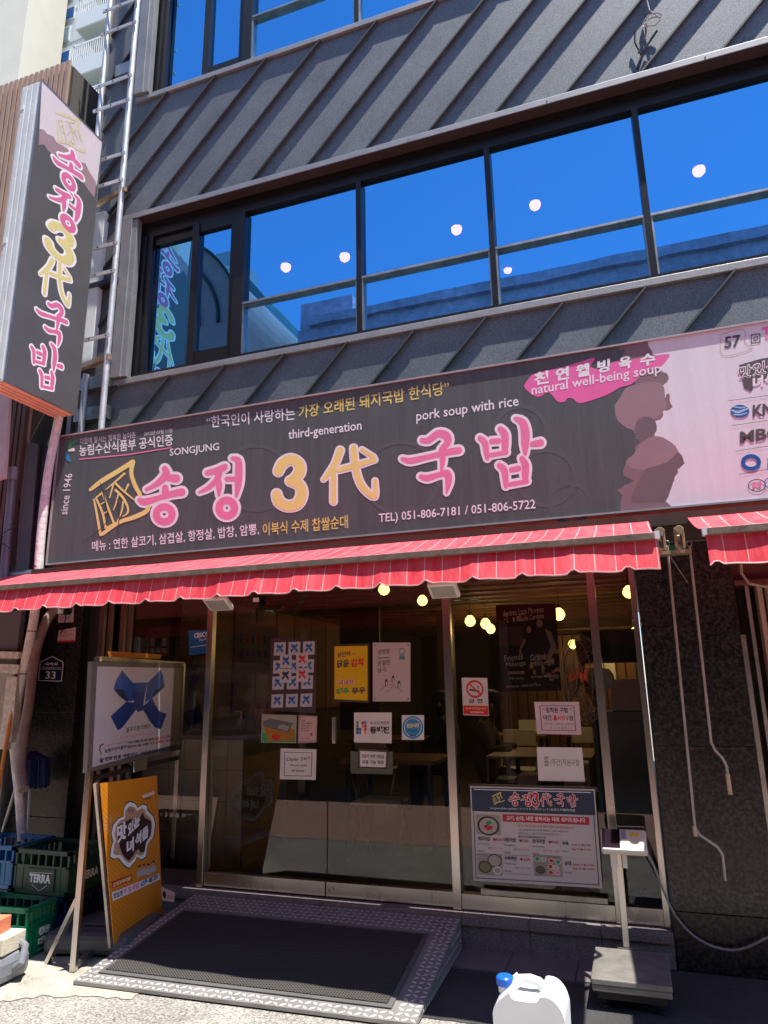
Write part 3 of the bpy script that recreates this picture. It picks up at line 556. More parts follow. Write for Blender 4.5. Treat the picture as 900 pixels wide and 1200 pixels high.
# menu boards, frames and small things on the left inner wall
mb_ = thing('menu_board', 'pale menu board with rows of bottles pictured, on the wall left of the ribbon poster', 'menu board', (-3.0, 1.6, 1.9)); b = MB(); P = [aty(x, y, 1.6) for x, y in ((275, 728), (326, 735), (326, 790), (275, 792))]; b.prism(P, (0, .03, 0)); obj('board', b, mat('beige board', (.24, .19, .13), .7), mb_)
s = Surf(lambda x, y: aty(x, y, 1.6), (0, -1, 0), mb_)
for k in range(6): s.quad(281+k*7, 742+k, 284+k*7, 752+k, RED if k % 2 else INKG); s.quad(281+k*7, 762, 285+k*7, 771, INKG)
s.done()
pf = thing('framed_print', 'framed pale print on the wall behind the blue pest control sticker', 'picture', (-3.6, 1.3, 1.9)); b = MB(); P = [aty(x, y, 1.3) for x, y in ((203, 745), (221, 747), (221, 775), (203, 773))]; b.prism(P, (0, .03, 0)); obj('print', b, PAPERP, pf)
b = MB(); P = [aty(x, y, 1.29) for x, y in ((199, 741), (225, 743), (225, 779), (199, 777))]; b.prism(P, (0, -.0, 0)) if 0 else b.prism([p+Vector((0, .05, 0)) for p in P], (0, .02, 0)); obj('frame', b, DARKW, pf)
sb = thing('white_speaker', 'small white wall speaker seen above the ribbon sign board', 'speaker', aty(152, 756, .5)); b = MB(); P = [aty(x, y, .5) for x, y in ((141, 748), (165, 747), (164, 764), (141, 765))]; b.prism(P, (0, .12, 0)); obj('case', b, CREAMP, sb, bevel=.004)
b = MB(); b.lathe(aty(153, 756, .498), [(.04, 0), (.036, .004), (.02, .001)], 18, (0, -1, 0)); obj('speaker_grille', b, PAPER, sb)
sh = thing('notice_rack', 'rack of small notices on the wall right of the white speaker', 'notice board', aty(180, 755, .6)); b = MB(); b.prism([aty(x, y, .6) for x, y in ((166, 738), (197, 732), (197, 768), (166, 768))], (0, .02, 0)); obj('board', b, mat('dull board', (.12, .09, .08), .7), sh)
s = Surf(lambda x, y: aty(x, y, .6), (0, -1, 0), sh)
for k in range(4): s.quad(169+k*7, 748, 174+k*7, 757, PAPERP if k != 2 else INKD); s.quad(169+k*7, 760, 174+k*7, 765, PAPERP)
s.done()
sd = thing('soap_dispenser', 'clear pump bottle with a white pump standing on the service counter', 'pump bottle', (-3.27, .7, 1.21)); b = MB(); b.lathe((-3.27, .7, 1.212), [(.03, 0), (.032, .1), (.012, .13)], 12); obj('bottle', b, mat('clear gel', (.35, .36, .36), .2), sd); b = MB(); b.tube([(-3.27, .7, 1.34), (-3.27, .7, 1.40), (-3.32, .68, 1.40)], .008, 6); obj('pump', b, WHITEP, sd)
ob = thing('orange_bag', 'orange cloth bag held up on the service counter', 'bag', (-3.15, .95, 1.21)); b = MB(); b.lathe((-3.18, .95, 1.212), [(.07, 0), (.09, .08), (.11, .2), (.05, .26)], 9); obj('body', b, mat('orange cloth', (.5, .12, .03), .8, 0, .3, 20), ob)
sv_ = thing('storage_shelf', 'low wooden shelf of boxes under the side window behind the menu sheet', 'shelf', (-.75, 1.0, .19)); b = MB(); b.box((-1.15, .9, .19), (-.38, 1.25, .21)); b.box((-1.15, .9, .70), (-.38, 1.25, .72)); b.box((-1.15, .9, 1.02), (-.38, 1.25, 1.04)); b.box((-1.17, .9, .19), (-1.15, 1.25, 1.04)); b.box((-.38, .9, .19), (-.36, 1.25, 1.04)); obj('shelf_frame', b, WOODF, sv_)
for k in range(4): bx_ = MB(); bx_.box((-1.12+k*.18, .95, .722), (-.97+k*.18, 1.2, .86+.03*(k % 3))); tag(obj('box', bx_, PAPERP if k % 2 else DARKW), ('dark box at the left end of the wooden shelf under the side window', 'low pale box second from the left on the wooden shelf', 'tall dark box between two pale boxes on the wooden shelf', 'pale box at the right end of the wooden shelf')[k], 'box', 'boxes on the wooden shelf')
# green safety light strip deep in the room
b = MB(); b.box((-1.75, 5.5, 2.0), (-1.1, 5.6, 2.02)); lt = thing('strip_light', 'thin white strip light glowing behind the dance poster', 'light', (-1.4, 5.5, 2.0)); obj('tube', b, mat('cool strip', (.7, .95, .9), .5, emit=.9, var=0), lt)
b = MB(); b.box((-1.8, 5.6, 1.97), (-1.05, 5.7, 2.05)); obj('housing', b, GREYP, lt)

# ================================================================== MAIN SIGNBOARD
SY = -.35
ms = thing('signboard', 'long charcoal and pale pink restaurant signboard with big pink and yellow lettering above the awnings', 'signboard', (-1.5, SY, 2.63))
ZS0, ZS1 = 2.632, 3.752; XS0, XS1 = -4.54, 2.6
b = MB(); b.box((XS0, SY, ZS0), (XS1, CL-.003, ZS1)); obj('panel', b, SIGNBK, ms)
b = MB()
for q in ((XS0-.012, ZS0-.012, XS1, ZS0), (XS0-.012, ZS1, XS1, ZS1+.012), (XS0-.012, ZS0, XS0, ZS1)): b.box((q[0], SY-.012, q[1]), (q[2], SY+.02, q[3]))
obj('edge_trim', b, mat('sign trim', (.55, .5, .5), .4, .5), ms)
b = MB(); b.box((XS0, SY+.01, ZS0-.006), (XS1, CL-.01, ZS0-.001)); obj('underside', b, mat('sign underside', (.70, .10, .09), .35), ms)  # red light bounced off the awning is painted into this colour
s = Surf(lambda x, y: aty(x, y, SY), (0, -1, 0), ms)
def zr6(pts): return [(600+x/3, 350+y/3) for x, y in pts]
edge_r = zr6([(478, 152), (492, 185), (510, 200), (520, 250), (545, 262), (550, 285), (530, 305), (540, 350), (552, 332), (556, 365), (565, 380), (530, 392), (522, 425), (505, 430), (497, 440), (508, 465), (500, 485), (518, 488), (560, 505), (590, 545), (608, 578), (582, 600), (570, 640), (560, 668), (550, 668), (552, 690), (540, 712), (560, 715)])
def sm(p): q = [(x, y, 0) for x, y in p]; return [(a[0], a[1]) for a in smooth(q+q[:1])[:-1]]
def jag(pts, amp=2.0, step=3.4):
    rr = random.Random(3); o = [pts[0]]
    for (x0, y0), (x1, y1) in zip(pts, pts[1:]):
        k = max(1, int(math.hypot(x1-x0, y1-y0)/step))
        for j in range(1, k+1): t = j/k; a = amp if j < k else 0; o.append((x0+(x1-x0)*t+rr.uniform(-a, a), y0+(y1-y0)*t+rr.uniform(-a, a)))
    return o
edge_r = jag(edge_r)
def px_of(P):
    d = P-CAM; q = (d.dot(_r2), d.dot(_u2), d.dot(_f)); return 450+F*q[0]/q[2], 600-F*q[1]/q[2]
c_tr = px_of(Vector((XS1, SY, ZS1))); c_br = px_of(Vector((XS1, SY, ZS0))); c_e0 = px_of(Vector((aty(*edge_r[0], SY).x, SY, ZS1))); c_e1 = px_of(Vector((aty(*edge_r[-1], SY).x, SY, ZS0)))
s.poly([c_e0]+edge_r[1:-1]+[c_e1, c_br, c_tr], PALEP)
edge_l = zr6([(372, 184), (400, 178), (385, 215), (395, 245), (435, 300), (400, 330), (382, 335), (388, 350), (360, 372), (368, 410), (372, 430), (420, 458), (450, 510), (432, 520), (430, 545), (400, 575), (392, 622), (428, 640), (395, 655), (370, 672), (388, 690), (378, 722)])
edge_l = jag(edge_l)
s.poly([px_of(Vector((aty(*edge_l[0], SY).x, SY, ZS1)))]+edge_l[1:-1]+[px_of(Vector((aty(*edge_l[-1], SY).x, SY, ZS0))), c_e1]+edge_r[1:-1][::-1]+[c_e0], MAUVE)
s.poly(sm(zr6([(385, 340), (400, 315), (440, 300), (490, 292), (530, 302), (538, 345), (540, 385), (500, 425), (470, 415), (440, 425), (425, 462), (372, 430), (362, 380)])), MAUVE3)
s.poly(sm(zr6([(440, 430), (470, 415), (500, 425), (508, 465), (470, 500), (455, 510), (432, 470)])), MAUVE2)
s.poly(sm(zr6([(450, 510), (500, 482), (560, 505), (590, 545), (600, 575), (582, 600), (540, 575), (500, 597), (440, 600), (400, 575), (430, 545)])), MAUVE3)
s.poly(sm(zr6([(470, 598), (545, 575), (585, 540), (605, 578), (582, 600), (568, 640), (540, 712), (500, 714), (420, 716), (440, 650)])), MAUVE2)
for cx, cy, r in ((640, 560, 34), (668, 590, 24), (610, 505, 30), (300, 560, 40), (470, 560, 44)): s.ring(cx, cy, r, r*.95, 5, mat('faint swirl ink', (.106, .123, .123), .45, 0, .05))
s.poly(sm(zr6([(42, 305), (60, 280), (85, 262), (180, 240), (240, 222), (285, 208), (290, 218), (275, 240), (330, 250), (350, 225), (420, 214), (470, 205), (545, 195), (552, 205), (520, 240), (470, 255), (420, 300), (380, 312), (330, 340), (250, 366), (228, 364), (215, 352), (195, 350), (185, 362), (160, 362), (130, 330), (90, 346), (50, 320)])), PATCHP)
s.poly(sm(zr6([(340, 238), (350, 226), (430, 213), (500, 205), (540, 196), (520, 232), (470, 252), (350, 262)])), PATCHP)
cols = {'song': PINKL, 'jeong': PINKL, 'three': YELL, 'dae': YELL, 'guk': PINKL, 'bap': PINKL}
def letter(P, n, parent, g, m, out, l):
    q = Surf(P, n, parent, lift=l+.0009); q.strokes(G[g], m, 0, 'letter'); q.done(None); o = parent.children[-1] if 0 else [c for c in bpy.data.objects if c.parent is parent and c.name.startswith('letter') and not c.name.startswith('lettering')][-1]
    if out: q = Surf(P, n, o, lift=l+.0003); q.strokes(G[g], OUTL, out, 'letter_outline'); q.done(None)
letter(s.P, s.n, ms, 'seal', YELL, 0, s.l)
for g, m in cols.items(): letter(s.P, s.n, ms, g, m, 6.6 if g not in ('three', 'dae') else 4.4, s.l)
s.l += .0004
T = s.text
T('“한국인이 사랑하는', 242, 502, 346, 492, 14, WINK); T('가장 오래된 돼지국밥 한식당”', 350, 491, 527, 462, 15, YELL2, .015)
T('third-generation', 338, 518, 424, 507, 14, WINK); T('pork soup with rice', 488, 497, 608, 479, 15, WINK); T('SONGJUNG', 199, 537, 257, 530, 11, WINK)
T('다함께 잘사는 행복한 농어촌', 94, 521, 159, 513, 7, WINK, 0); T('2012년 07월 11일', 169, 511, 202, 507, 5, WINK, 0); T('농림수산식품부 공식인증', 93, 535, 203, 522, 13, WINK, .015)
s.poly([(93, 537.6), (150, 532), (200, 524), (202, 525), (150, 533.5), (93, 539)], PINKL)
T('메뉴 : 연한 살코기, 삼겹살, 항정살, 밥창, 암뽕,', 108, 647, 304, 627, 13, WINK); T('이북식 수제 찹쌀순대', 308, 628, 408, 619, 15, YELL2, .012); T('TEL) 051-806-7181 / 051-806-5722', 444, 615, 628, 599, 13, WINK)
_v = Surf(lambda a, b_: aty(74+a*5.5/50*0+b_, 602-a, SY), (0, -1, 0), ms, lift=s.l)   # rotated line
_v = Surf(lambda a, b_: aty(79+a*.13+b_, 603-a, SY), (0, -1, 0), ms, lift=s.l); _v.text('since 1946', 0, 0, 48, 0, 9, WINK, .005); _v.done()
T('천', 626, 452, 643, 449, 15, WINK, .04); T('연', 651, 447, 667, 444, 15, WINK, .04); T('웰', 675, 443, 691, 440, 15, WINK, .04); T('빙', 700, 438, 715, 435, 15, WINK, .04); T('육', 725, 434, 740, 431, 15, WINK, .04); T('수', 750, 430, 768, 427, 14, WINK, .04)
T('natural well-being soup', 623, 466, 775, 440, 14, OUTL, .012)
# emblem
s.strokes([[(80, 528, 2), (82, 521, 3.5), (90, 517, 2)]], GREEN); s.strokes([[(78, 530, 2.5), (79, 536, 5), (82, 540, 3)]], SKYB); s.strokes([[(81, 528, 2), (86, 527, 4)]], OUTL)
# right hand column
T('57', 849, 409, 868, 406, 14, INKG, .03); s.strokes([[(843, 393, .7), (871, 386, .7), (873, 402, .7), (881, 409, .7), (847, 417, .7), (845, 394, .7)]], mat('tan line', (.6, .45, .33), .6))
for r, w_ in ((5, 1.2), (2, 1.2)): s.strokes([[(885.5-r, 397-r+.5, w_), (885.5-r, 397+r+.5, w_)], [(885.5-r, 397+r+.5, w_), (885.5+r, 397+r-.5, w_)], [(885.5+r, 397+r-.5, w_), (885.5+r, 397-r-.5, w_)], [(885.5+r, 397-r-.5, w_), (885.5-r, 397-r+.5, w_)]], INKG)
T('TV', 893, 399, 915, 394, 15, PINKL, .03)
s.poly([(866, 428), (890, 421), (925, 415), (925, 440), (885, 450), (880, 459), (872, 455)], INKG); s.up(4)
T('맛있는', 865, 446, 915, 434, 16, OUTL, .05); T('녀석들', 882, 456, 925, 446, 14, OUTL, .05); s.up(2); T('맛있는', 866, 445, 914, 433.5, 14, INKG, .0)
s.disc(867, 482, 11, 7.5, BLUE); s.strokes([[(858, 481, 2), (865, 483, 3), (876, 479, 2)], [(860, 486, 1.4), (868, 486, 1.6), (875, 484, 1.2)], [(860, 477, 1.2), (868, 478, 1.6), (874, 477, 1.2)]], mat('pale blue ink', (.4, .6, .75), .5)); T('KNN', 882, 489, 920, 484, 14, INKG, .03)
T('MBC', 867, 520, 915, 513, 14, INKG, .035); s.ring(880, 542, 9.5, 7.5, 4.5, BLUE); T('SBS', 899, 549, 930, 545, 14, INKG, .04); s.ring(887, 569, 10, 7, 1, INKG); T('N', 882, 572, 892, 570.5, 6.5, PINKL, .06); s.ring(905, 566, 9, 6.5, 1, BLUE)
for y0 in (470, 499, 529, 556): s.strokes([[(853+(y0-470)*.15, y0, .5), (905, y0-7, .5)]], INKG, nm='print')
# scuffs
SCF = mat('scuff', (.045, .038, .04), .6, 0, 0)
s.strokes([[(118, 566, .8), (124, 590, 1.2), (126, 610, .8), (112, 625, .6), (97, 635, .4)], [(138, 585, .7), (140, 605, 1), (137, 628, .6)]], SCF, nm='print')
s.done()

# ================================================================== BLADE SIGN
BX = -4.37; _a = atx(50, 97, BX); _b = atx(119, 165, BX); _c = atx(3, 445, BX); BY0, BY1, BZ0, BZ1 = (_a.y+_c.y)/2, _b.y, _c.z, (_a.z+_b.z)/2
bs = thing('blade_sign', 'tall projecting sign with vertical pink and yellow lettering and a white street edge', 'sign', (BX, -.4, BZ0))
b = MB(); b.box((BX-.21, BY0, BZ0), (BX-.001, BY1, BZ1)); obj('cabinet', b, WHITED, bs, bevel=.004)
b = MB()
for k in range(3): b.box((BX-.19+k*.06, BY0-.004, BZ0+.02), (BX-.15+k*.06, BY0-.001, BZ1-.02))
for z in (BZ0+1.25, BZ1-.25): b.box((BX-.19, BY0-.008, z), (BX-.16, BY0-.004, z+.05))
obj('edge_ribs', b, WHITED, bs)
b = MB(); b.box((BX-.215, BY0+.008, BZ0-.008), (BX-.01, BY1-.008, BZ0-.001)); obj('underside', b, mat('peach plastic', (.72, .50, .36), .5, 0, .05), bs)
for k in range(3): b = MB(); b.box((BX-.17+k*.05, BY0+.012, BZ0-.011), (BX-.166+k*.05, BY1-.012, BZ0-.0081)); obj('underside_groove', b, mat('groove', (.35, .2, .13), .6), bs)
b = MB(); b.box((BX, BY0, BZ0), (BX+.006, BY1, BZ1)); obj('face_panel', b, mat('sign face film', (.105, .105, .11), .35, 0, .08, 2.5), bs)
b = MB()
for q in ((BY0-.008, BZ0-.008, BY1+.008, BZ0), (BY0-.008, BZ1, BY1+.008, BZ1+.008), (BY0-.008, BZ0, BY0, BZ1), (BY1, BZ0, BY1+.008, BZ1)): b.box((BX, q[0], q[1]), (BX+.010, q[2], q[3]))
obj('face_trim', b, STEELD, bs)
s = Surf(lambda x, y: atx(x, y, BX+.006), (1, 0, 0), bs)
def pb(P): return px_of(Vector(P))
L = [(135, 470), (150, 455), (190, 500), (230, 560), (285, 600), (310, 620), (335, 645), (340, 690)]
lowe = [(40+x/6.67, 120+y/6.67) for x, y in ((35, 330), (80, 330), (110, 380), (140, 400), (180, 460), (210, 500), (260, 520), (340, 560), (380, 620), (430, 690), (470, 745))]
upe = [(40+x/6.67, 120+y/6.67) for x, y in ((42, 205), (80, 215), (100, 245), (150, 265), (175, 310), (250, 355), (320, 420), (370, 470), (400, 475), (430, 540), (480, 620), (490, 655))]
c0 = px_of(Vector((BX+.006, BY0, BZ1))); c1 = px_of(Vector((BX+.006, BY1, BZ1)))
s.poly([c0]+lowe+[c1], mat('faded mauve film', (.36, .24, .27), .45, 0, .05)); s.poly([c0]+upe+[c1], mat('pale lilac film', (.72, .64, .69), .45, 0, .04))
class Sub:
    pass
def place_glyph(g, cx, cy, w_, h_, m, out, slant=0):
    x0, y0, x1, y1 = bbox(G[g]); c = atx(cx, cy, BX+.006)
    w_ *= .93; h_ *= .93; P = lambda x, y: Vector((c.x, c.y+((x-x0)/(x1-x0)-.5)*w_, c.z-((y-y0)/(y1-y0)-.5)*h_))
    letter(P, (1, 0, 0), bs, g, m, out, s.l)
BPINK = mat('faded pink ink', (.72, .16, .36), .5, 0, .04); BYEL = mat('faded yellow ink', (.74, .66, .28), .5, 0, .04)
place_glyph('seal', 83, 155, .40, .42, mat('pale gold line', (.70, .62, .38), .5), 0)
for g, cx, cy, h_, m in (('song', 79.5, 196, .40, BPINK), ('jeong', 75, 241, .40, BPINK), ('three', 70.5, 284, .32, BYEL), ('dae', 65, 329, .38, BYEL), ('guk', 60, 377, .39, BPINK), ('bap', 54, 428, .44, BPINK)): place_glyph(g, cx, cy, .27 if g == 'three' else .35, h_, m, 6)
s.done()
# pale box behind it
pbx = thing('pale_junction_box', 'narrow pale metal box fixed behind the blade sign beside the ladder', 'metal box', (-4.4, -.3, 4.5))
b = MB(); b.box((-4.62, -.19, 4.5), (-4.425, -.125, 6.13)); obj('case', b, WHITED, pbx, bevel=.006)
b = MB(); b.beam((-4.6, -.2, 6.2), (-4.10, -.30, 6.2), .03, .04); obj('bracket', b, BRASS, pbx); b = MB(); b.beam((-4.6, -.2, 4.47), (-4.12, -.30, 4.47), .04, .05); obj('bracket', b, BRASS, pbx)
for z in (5.3, 4.25, 3.95):
    b = MB(); b.box((-4.56, -.2, z), (-4.2, -.125, z+.12 if z < 5 else z+.05)); obj('mounting_bracket', b, STEELD if z < 5 else BLACKP, pbx)
# ladder
ld = thing('steel_ladder', 'galvanised steel ladder running up the building corner beside the blade sign', 'ladder', (-4.35, -.3, 3.8))
b = MB(); b.tube([(-4.51, -.29, 5.9), (-4.51, -.29, 10.5)], .025, 12); obj('rail', b, GALV, ld)
b = MB(); b.tube([(-4.155, -.29, 3.3), (-4.155, -.29, 10.5)], .027, 12); obj('rail', b, GALV, ld)
for z in (4.67, 5.32, 5.61, 6.29, 6.59, 7.21, 7.50, 8.16, 8.46, 9.1, 9.4):
    b = MB(); b.beam((-4.56, -.325, z), (-4.12, -.325, z), .012, .036); obj('rung', b, GALV, ld)
    for x in (-4.51, -4.34, -4.155): b = MB(); b.lathe((x, -.331, z), [(.008, 0), (.008, .004)], 8, (0, -1, 0)); obj('bolt', b, BLACKP, ld)
b = MB(); b.box((-4.45, -.2, 7.72), (-4.25, -.125, 7.86)); obj('wall_bracket', b, STEELD, ld)
b = MB(); b.tube([(-4.46, -.2, 3.3), (-4.46, -.2, 4.4)], .028, 10); obj('lower_pipe', b, GALV, ld)
# coil of wire near the top
cw = thing('wire_coil', 'loop of spare white wire hanging on the cladding above the ribbon window', 'wire', aty(762, 30, -.16))
b = MB(); pc = aty(764, 22, -.17); b.tube([aty(758, 0, -.15), aty(761, 12, -.15)]+[pc+Vector((math.cos(a*.5)*(.06+.02*math.sin(a)), -.02*math.sin(a*.3), math.sin(a*.5)*.05-.02)) for a in range(22)], .005, 6); obj('cable', b, mat('white cable', (.5, .5, .5), .5), cw)
b = MB(); b.tube([aty(756, 8, -.15), aty(757, 40, -.14), aty(748, 62, -.15)], .006, 6); b.tube([aty(770, 36, -.16), aty(757, 55, -.14), aty(747, 80, -.14)], .009, 6); b.tube([aty(744, 36, -.15), aty(744, 50, -.14), aty(752, 66, -.14)], .006, 6); obj('dark_cable', b, BLACKP, cw)

# ================================================================== AWNINGS
def awning(x0, x1, label):
    a = thing('awning', label, 'awning', ((x0+x1)/2, -.8, 2.3)); yb = -1.22; zb = 2.305
    n = int((x1-x0)/.05); b = MB(); rows = 7
    for i in range(n+1):
        x = x0+(x1-x0)*i/n
        for j in range(rows):
            t = j/(rows-1); y = -.42+(yb+.42)*t; z = 2.545-(2.545-zb-.005)*t-.024*math.sin(t*math.pi)*(1+.4*math.sin(x*5)+.25*math.sin(x*11+2*t))+.004*math.sin(x*17+3*t)*t; b.v.append(Vector((x, y, z)))
    for i in range(n):
        for j in range(rows-1): k = i*rows+j; b.f.append((k, k+1, k+rows+1, k+rows))
    b.sm = True; obj('canopy_fabric', b, AWN, a)
    b = MB(); b.box((x0+.01, yb-.04, zb-.034), (x1-.01, yb+.015, zb+.002)); obj('front_bar', b, mat('weathered bar', (.20, .155, .125), .6, .2, .35, 14, .2, 60), a, bevel=.004)
    b = MB(); n = int((x1-x0)/.02); rows = 6; per = .258
    for i in range(n+1):
        x = x0+(x1-x0)*i/n; u = ((x-x0+.1) % per)/per; cusp = max(0, 1-abs(u-.5)/.14); dz = .022*cusp*cusp*(3-2*cusp) - .004*math.sin(u*6.28)
        for j in range(rows):
            t = j/(rows-1); z = (zb-.03)*(1-t)+t*(2.125+dz); y = yb-.012-.045*t+.012*t*math.sin(x*4.1)+.006*t*math.sin(x*13+1); b.v.append(Vector((x, y, z)))
    for i in range(n):
        for j in range(rows-1): k = i*rows+j; b.f.append((k, k+1, k+rows+1, k+rows))
    b.sm = True; obj('valance', b, AWN, a)
    b = MB()
    for i in range(n):
        p0 = i*0
    pts = []
    for i in range(n+1):
        x = x0+(x1-x0)*i/n; u = ((x-x0+.1) % per)/per; cusp = max(0, 1-abs(u-.5)/.14); dz = .022*cusp*cusp*(3-2*cusp) - .004*math.sin(u*6.28)
        pts.append((x, yb-.057+.012*math.sin(x*4.1)+.006*math.sin(x*13+1), 2.123+dz))
    b.tube(pts, .004, 5); obj('hem', b, mat('pale pink hem', (.7, .45, .45), .7), a)
    b = MB(); b.tube([(x0+.02, -.40, 2.55), (x1-.02, -.40, 2.55)], .035, 10); obj('roller', b, STEELD, a)
    xs = [x0+.6, (x0+x1)/2, x1-.3]
    for x in xs:
        b = MB(); b.beam((x, -.15, 2.42), (x+.35, -.7, 2.40), .03, .02); b.beam((x+.35, -.7, 2.40), (x, yb+.02, 2.29), .03, .02); obj('folding_arm', b, STEELD, a)
    for x, sx in ((x0, -1), (x1, 1)):
        b = MB(); b.box((x-.012, yb-.028, zb-.03), (x+.012, yb+.02, zb+.008)); obj('end_cap', b, WHITEP, a)
    return a
awning(-6.2, .172, 'long red awning with thin white stripes and a scalloped valance over the restaurant front')
awning(.39, 2.6, 'shorter red striped awning over the neighbouring shutter at the right edge')
b = MB(); b.box((-4.6, -.45, 2.50), (3.5, -.39, 2.575)); b.box((-4.6, -.22, 2.456), (3.5, -.101, 2.60)); obj('awning_backing', b, DARKW, shop)
# brackets in the gap
for i, (x, ww) in enumerate(((.225, 'left'), (.330, 'right'))):
    g = thing('awning_gearbox', ('cast awning gear bracket at the end of the long awning, left one in the gap' if i == 0 else 'cast awning gear bracket next to the short awning, right one in the gap'), 'bracket', (x, -.8, 2.35), 'gear brackets between the awnings')
    b = MB(); b.box((x-.028, -.50, 2.34), (x-.012, -.44, 2.47)); b.box((x+.012, -.50, 2.34), (x+.028, -.44, 2.47)); obj('side_plate', b, BRASS, g, bevel=.004)
    b = MB(); b.lathe((x, -.54, 2.45), [(.022, 0), (.026, .01), (.026, .04), (.015, .06)], 12, (0, 1, 0)); obj('gear_wheel', b, BRASS, g)
    b = MB(); b.box((x-.055, -.51, 2.315), (x+.055, -.43, 2.335)); b.beam((x, -.45, 2.33), (x, -.36, 2.44), .02, .03); obj('base_plate', b, BRASS, g)
ROD = mat('crank rod paint', (.42, .36, .33), .45, .3, .2, 12); GRIP = mat('tan grip', (.55, .42, .28), .6)
def crank(label, px, d, grips):
    P = [aty(x, y, d) for x, y in px]; c = thing('awning_crank', label, 'crank rod', P[-1], 'hanging awning cranks')
    P2 = [P[0]] 
    for i in range(1, len(P)-1): P2 += [P[i]+(P[i-1]-P[i]).normalized()*.025, P[i]+(P[i+1]-P[i]).normalized()*.025]
    P2.append(P[-1]); b = MB(); b.tube(P2, .0075, 8); obj('rod', b, ROD, c)
    for (xa, ya, xb, yb) in grips: b = MB(); b.tube([aty(xa, ya, d), aty(xb, yb, d)], .0115, 10); obj('grip', b, GRIP, c)
    b = MB(); t = P[0]; b.tube([t+Vector((math.cos(a*.6)*.014, 0, math.sin(a*.6)*.018+.015)) for a in range(11)], .004, 6); obj('hook', b, STEELD, c)
crank('longer awning crank rod with a bent lower handle, hanging in front of the granite pier', [(782, 640), (815, 975), (846, 996), (850, 1032)], -.35, [(813.5, 968, 815.5, 980)])
crank('shorter awning crank rod ending in a tan grip, right of the longer rod', [(808, 640), (834, 875), (851, 893), (855.5, 930)], -.35, [(852.5, 907, 856, 931)])
b = MB(); b.tube([aty(x, y, -.3) for x, y in ((775, 640), (785, 652), (806, 683))], .003, 5); tag(obj('loose_wire', b, mat('wire grey', (.35, .33, .33), .5)), 'thin loose wire slanting across the top of the granite pier', 'wire')
b = MB(); b.prism([aty(x, y, -.104) for x, y in ((774, 643), (788, 639), (800, 637), (806, 645), (790, 648), (776, 649))], (0, -.02, 0)); tag(obj('green_tarp', b, mat('green cloth', (.01, .16, .10), .8)), 'scrap of green cloth at the top of the granite pier between the awnings', 'cloth')
# floodlights under the awning
def flood(P, label, tilt):
    f = thing('floodlight', label, 'floodlight', P, 'white floodlights under the awning'); b = MB(); rt = Matrix.Rotation(tilt, 3, 'X')
    b.box(P+Vector((-.1, -.075, -.018)), P+Vector((.1, .075, .018)), rt); obj('housing', b, CREAMP, f, bevel=.012)
    b = MB(); b.box(P+Vector((-.078, -.055, -.022)), P+Vector((.078, .055, -.0185)), rt, P); obj('lens', b, mat('lamp lens', (.42, .40, .36), .15), f)
    b = MB(); b.box(P+Vector((-.02, .02, .02)), P+Vector((.02, .05, .12)), None); obj('bracket', b, BLACKP, f)
flood(aty(256, 707, -.35), 'white floodlight under the awning above the blue sticker on the left post', -.55); flood(aty(520, 691, -.35), 'white floodlight under the awning above the middle steel post', -.55)
b = MB(); P = aty(300, 703, -.2); b.box(P-Vector((.02, .01, .015)), P+Vector((.02, .01, .015))); tag(obj('door_sensor', b, CREAMP), 'tiny white door sensor under the awning right of the left floodlight', 'sensor')

# ================================================================== THINGS STUCK ON THE SHOP GLASS
GN = Vector((0, -1, 0))
def sheet_on(name, label, cat, corners, m, Y=-.008, group=None, thick=.002, border=None, plane=None, n=None):
    """corners TL TR BR BL in survey units; returns thing and a Surf with local coordinates 0..100 across, 0..100 down"""
    f = plane or (lambda x, y: aty(x, y, Y)); n = n or GN; tl, tr_, br, bl = [f(*c) for c in corners]
    t = thing(name, label, cat, (tl+br)/2, group); b = MB(); b.prism([tl, tr_, br, bl], n*thick); obj('sheet', b, m, t)
    def P(x, y): u = x/100; v = y/100; return (tl*(1-u)+tr_*u)*(1-v) + (bl*(1-u)+br*u)*v
    s = Surf(P, n, t, lift=thick+.0003, step=.00003)
    if border: 
        e, c = border; s.quad(e, e, 100-e, 100-e, c); s.quad(e+2, e+2, 98-e, 98-e, m)
    return t, s
def ribbon_x(s, cx, cy, w_, m):
    p = lambda q: [(cx+(x-430)/430*w_, cy+(y-420)/430*w_) for x, y in q]
    s.poly(p([(295, 175), (225, 325), (320, 425), (400, 400), (390, 280)]), m); s.poly(p([(608, 170), (640, 310), (540, 400), (460, 420), (500, 280)]), m); s.poly(p([(385, 280), (500, 275), (480, 480), (440, 500), (380, 420)]), m)
    s.poly(p([(330, 430), (200, 550), (260, 665), (420, 480)]), m); s.poly(p([(450, 480), (540, 400), (600, 510), (658, 530), (610, 655), (555, 640)]), m)
t, s = sheet_on('sticker', 'blue pest control sticker left of the left door post', 'sticker', [(221, 739), (247, 738), (246, 765), (222, 768)], mat('blue sticker', (.01, .13, .38), .4, 0, .05))
s.text('CESCO', 25, 33, 95, 27, 20, WINK, .03); s.text('Member', 50, 48, 95, 40, 10, WINK, 0); s.strokes([[(10, 68, 2), (50, 66, 2), (90, 62, 2), (98, 50, 2)]], WINK); s.done()
POST = mat('plum poster film', (.07, .045, .055), .35, 0, .25, 12, .1, 30)
t, s = sheet_on('ribbon_poster', 'dark plum film on the left door holding many small ribbon stickers', 'poster', [(317, 747), (371, 750), (370, 836), (316, 832)], POST)
s.done()
n_ = 0
ribrows = [(325, 352, 760), (324, 352, 781), (323, 351, 800), (322, 350, 821)]
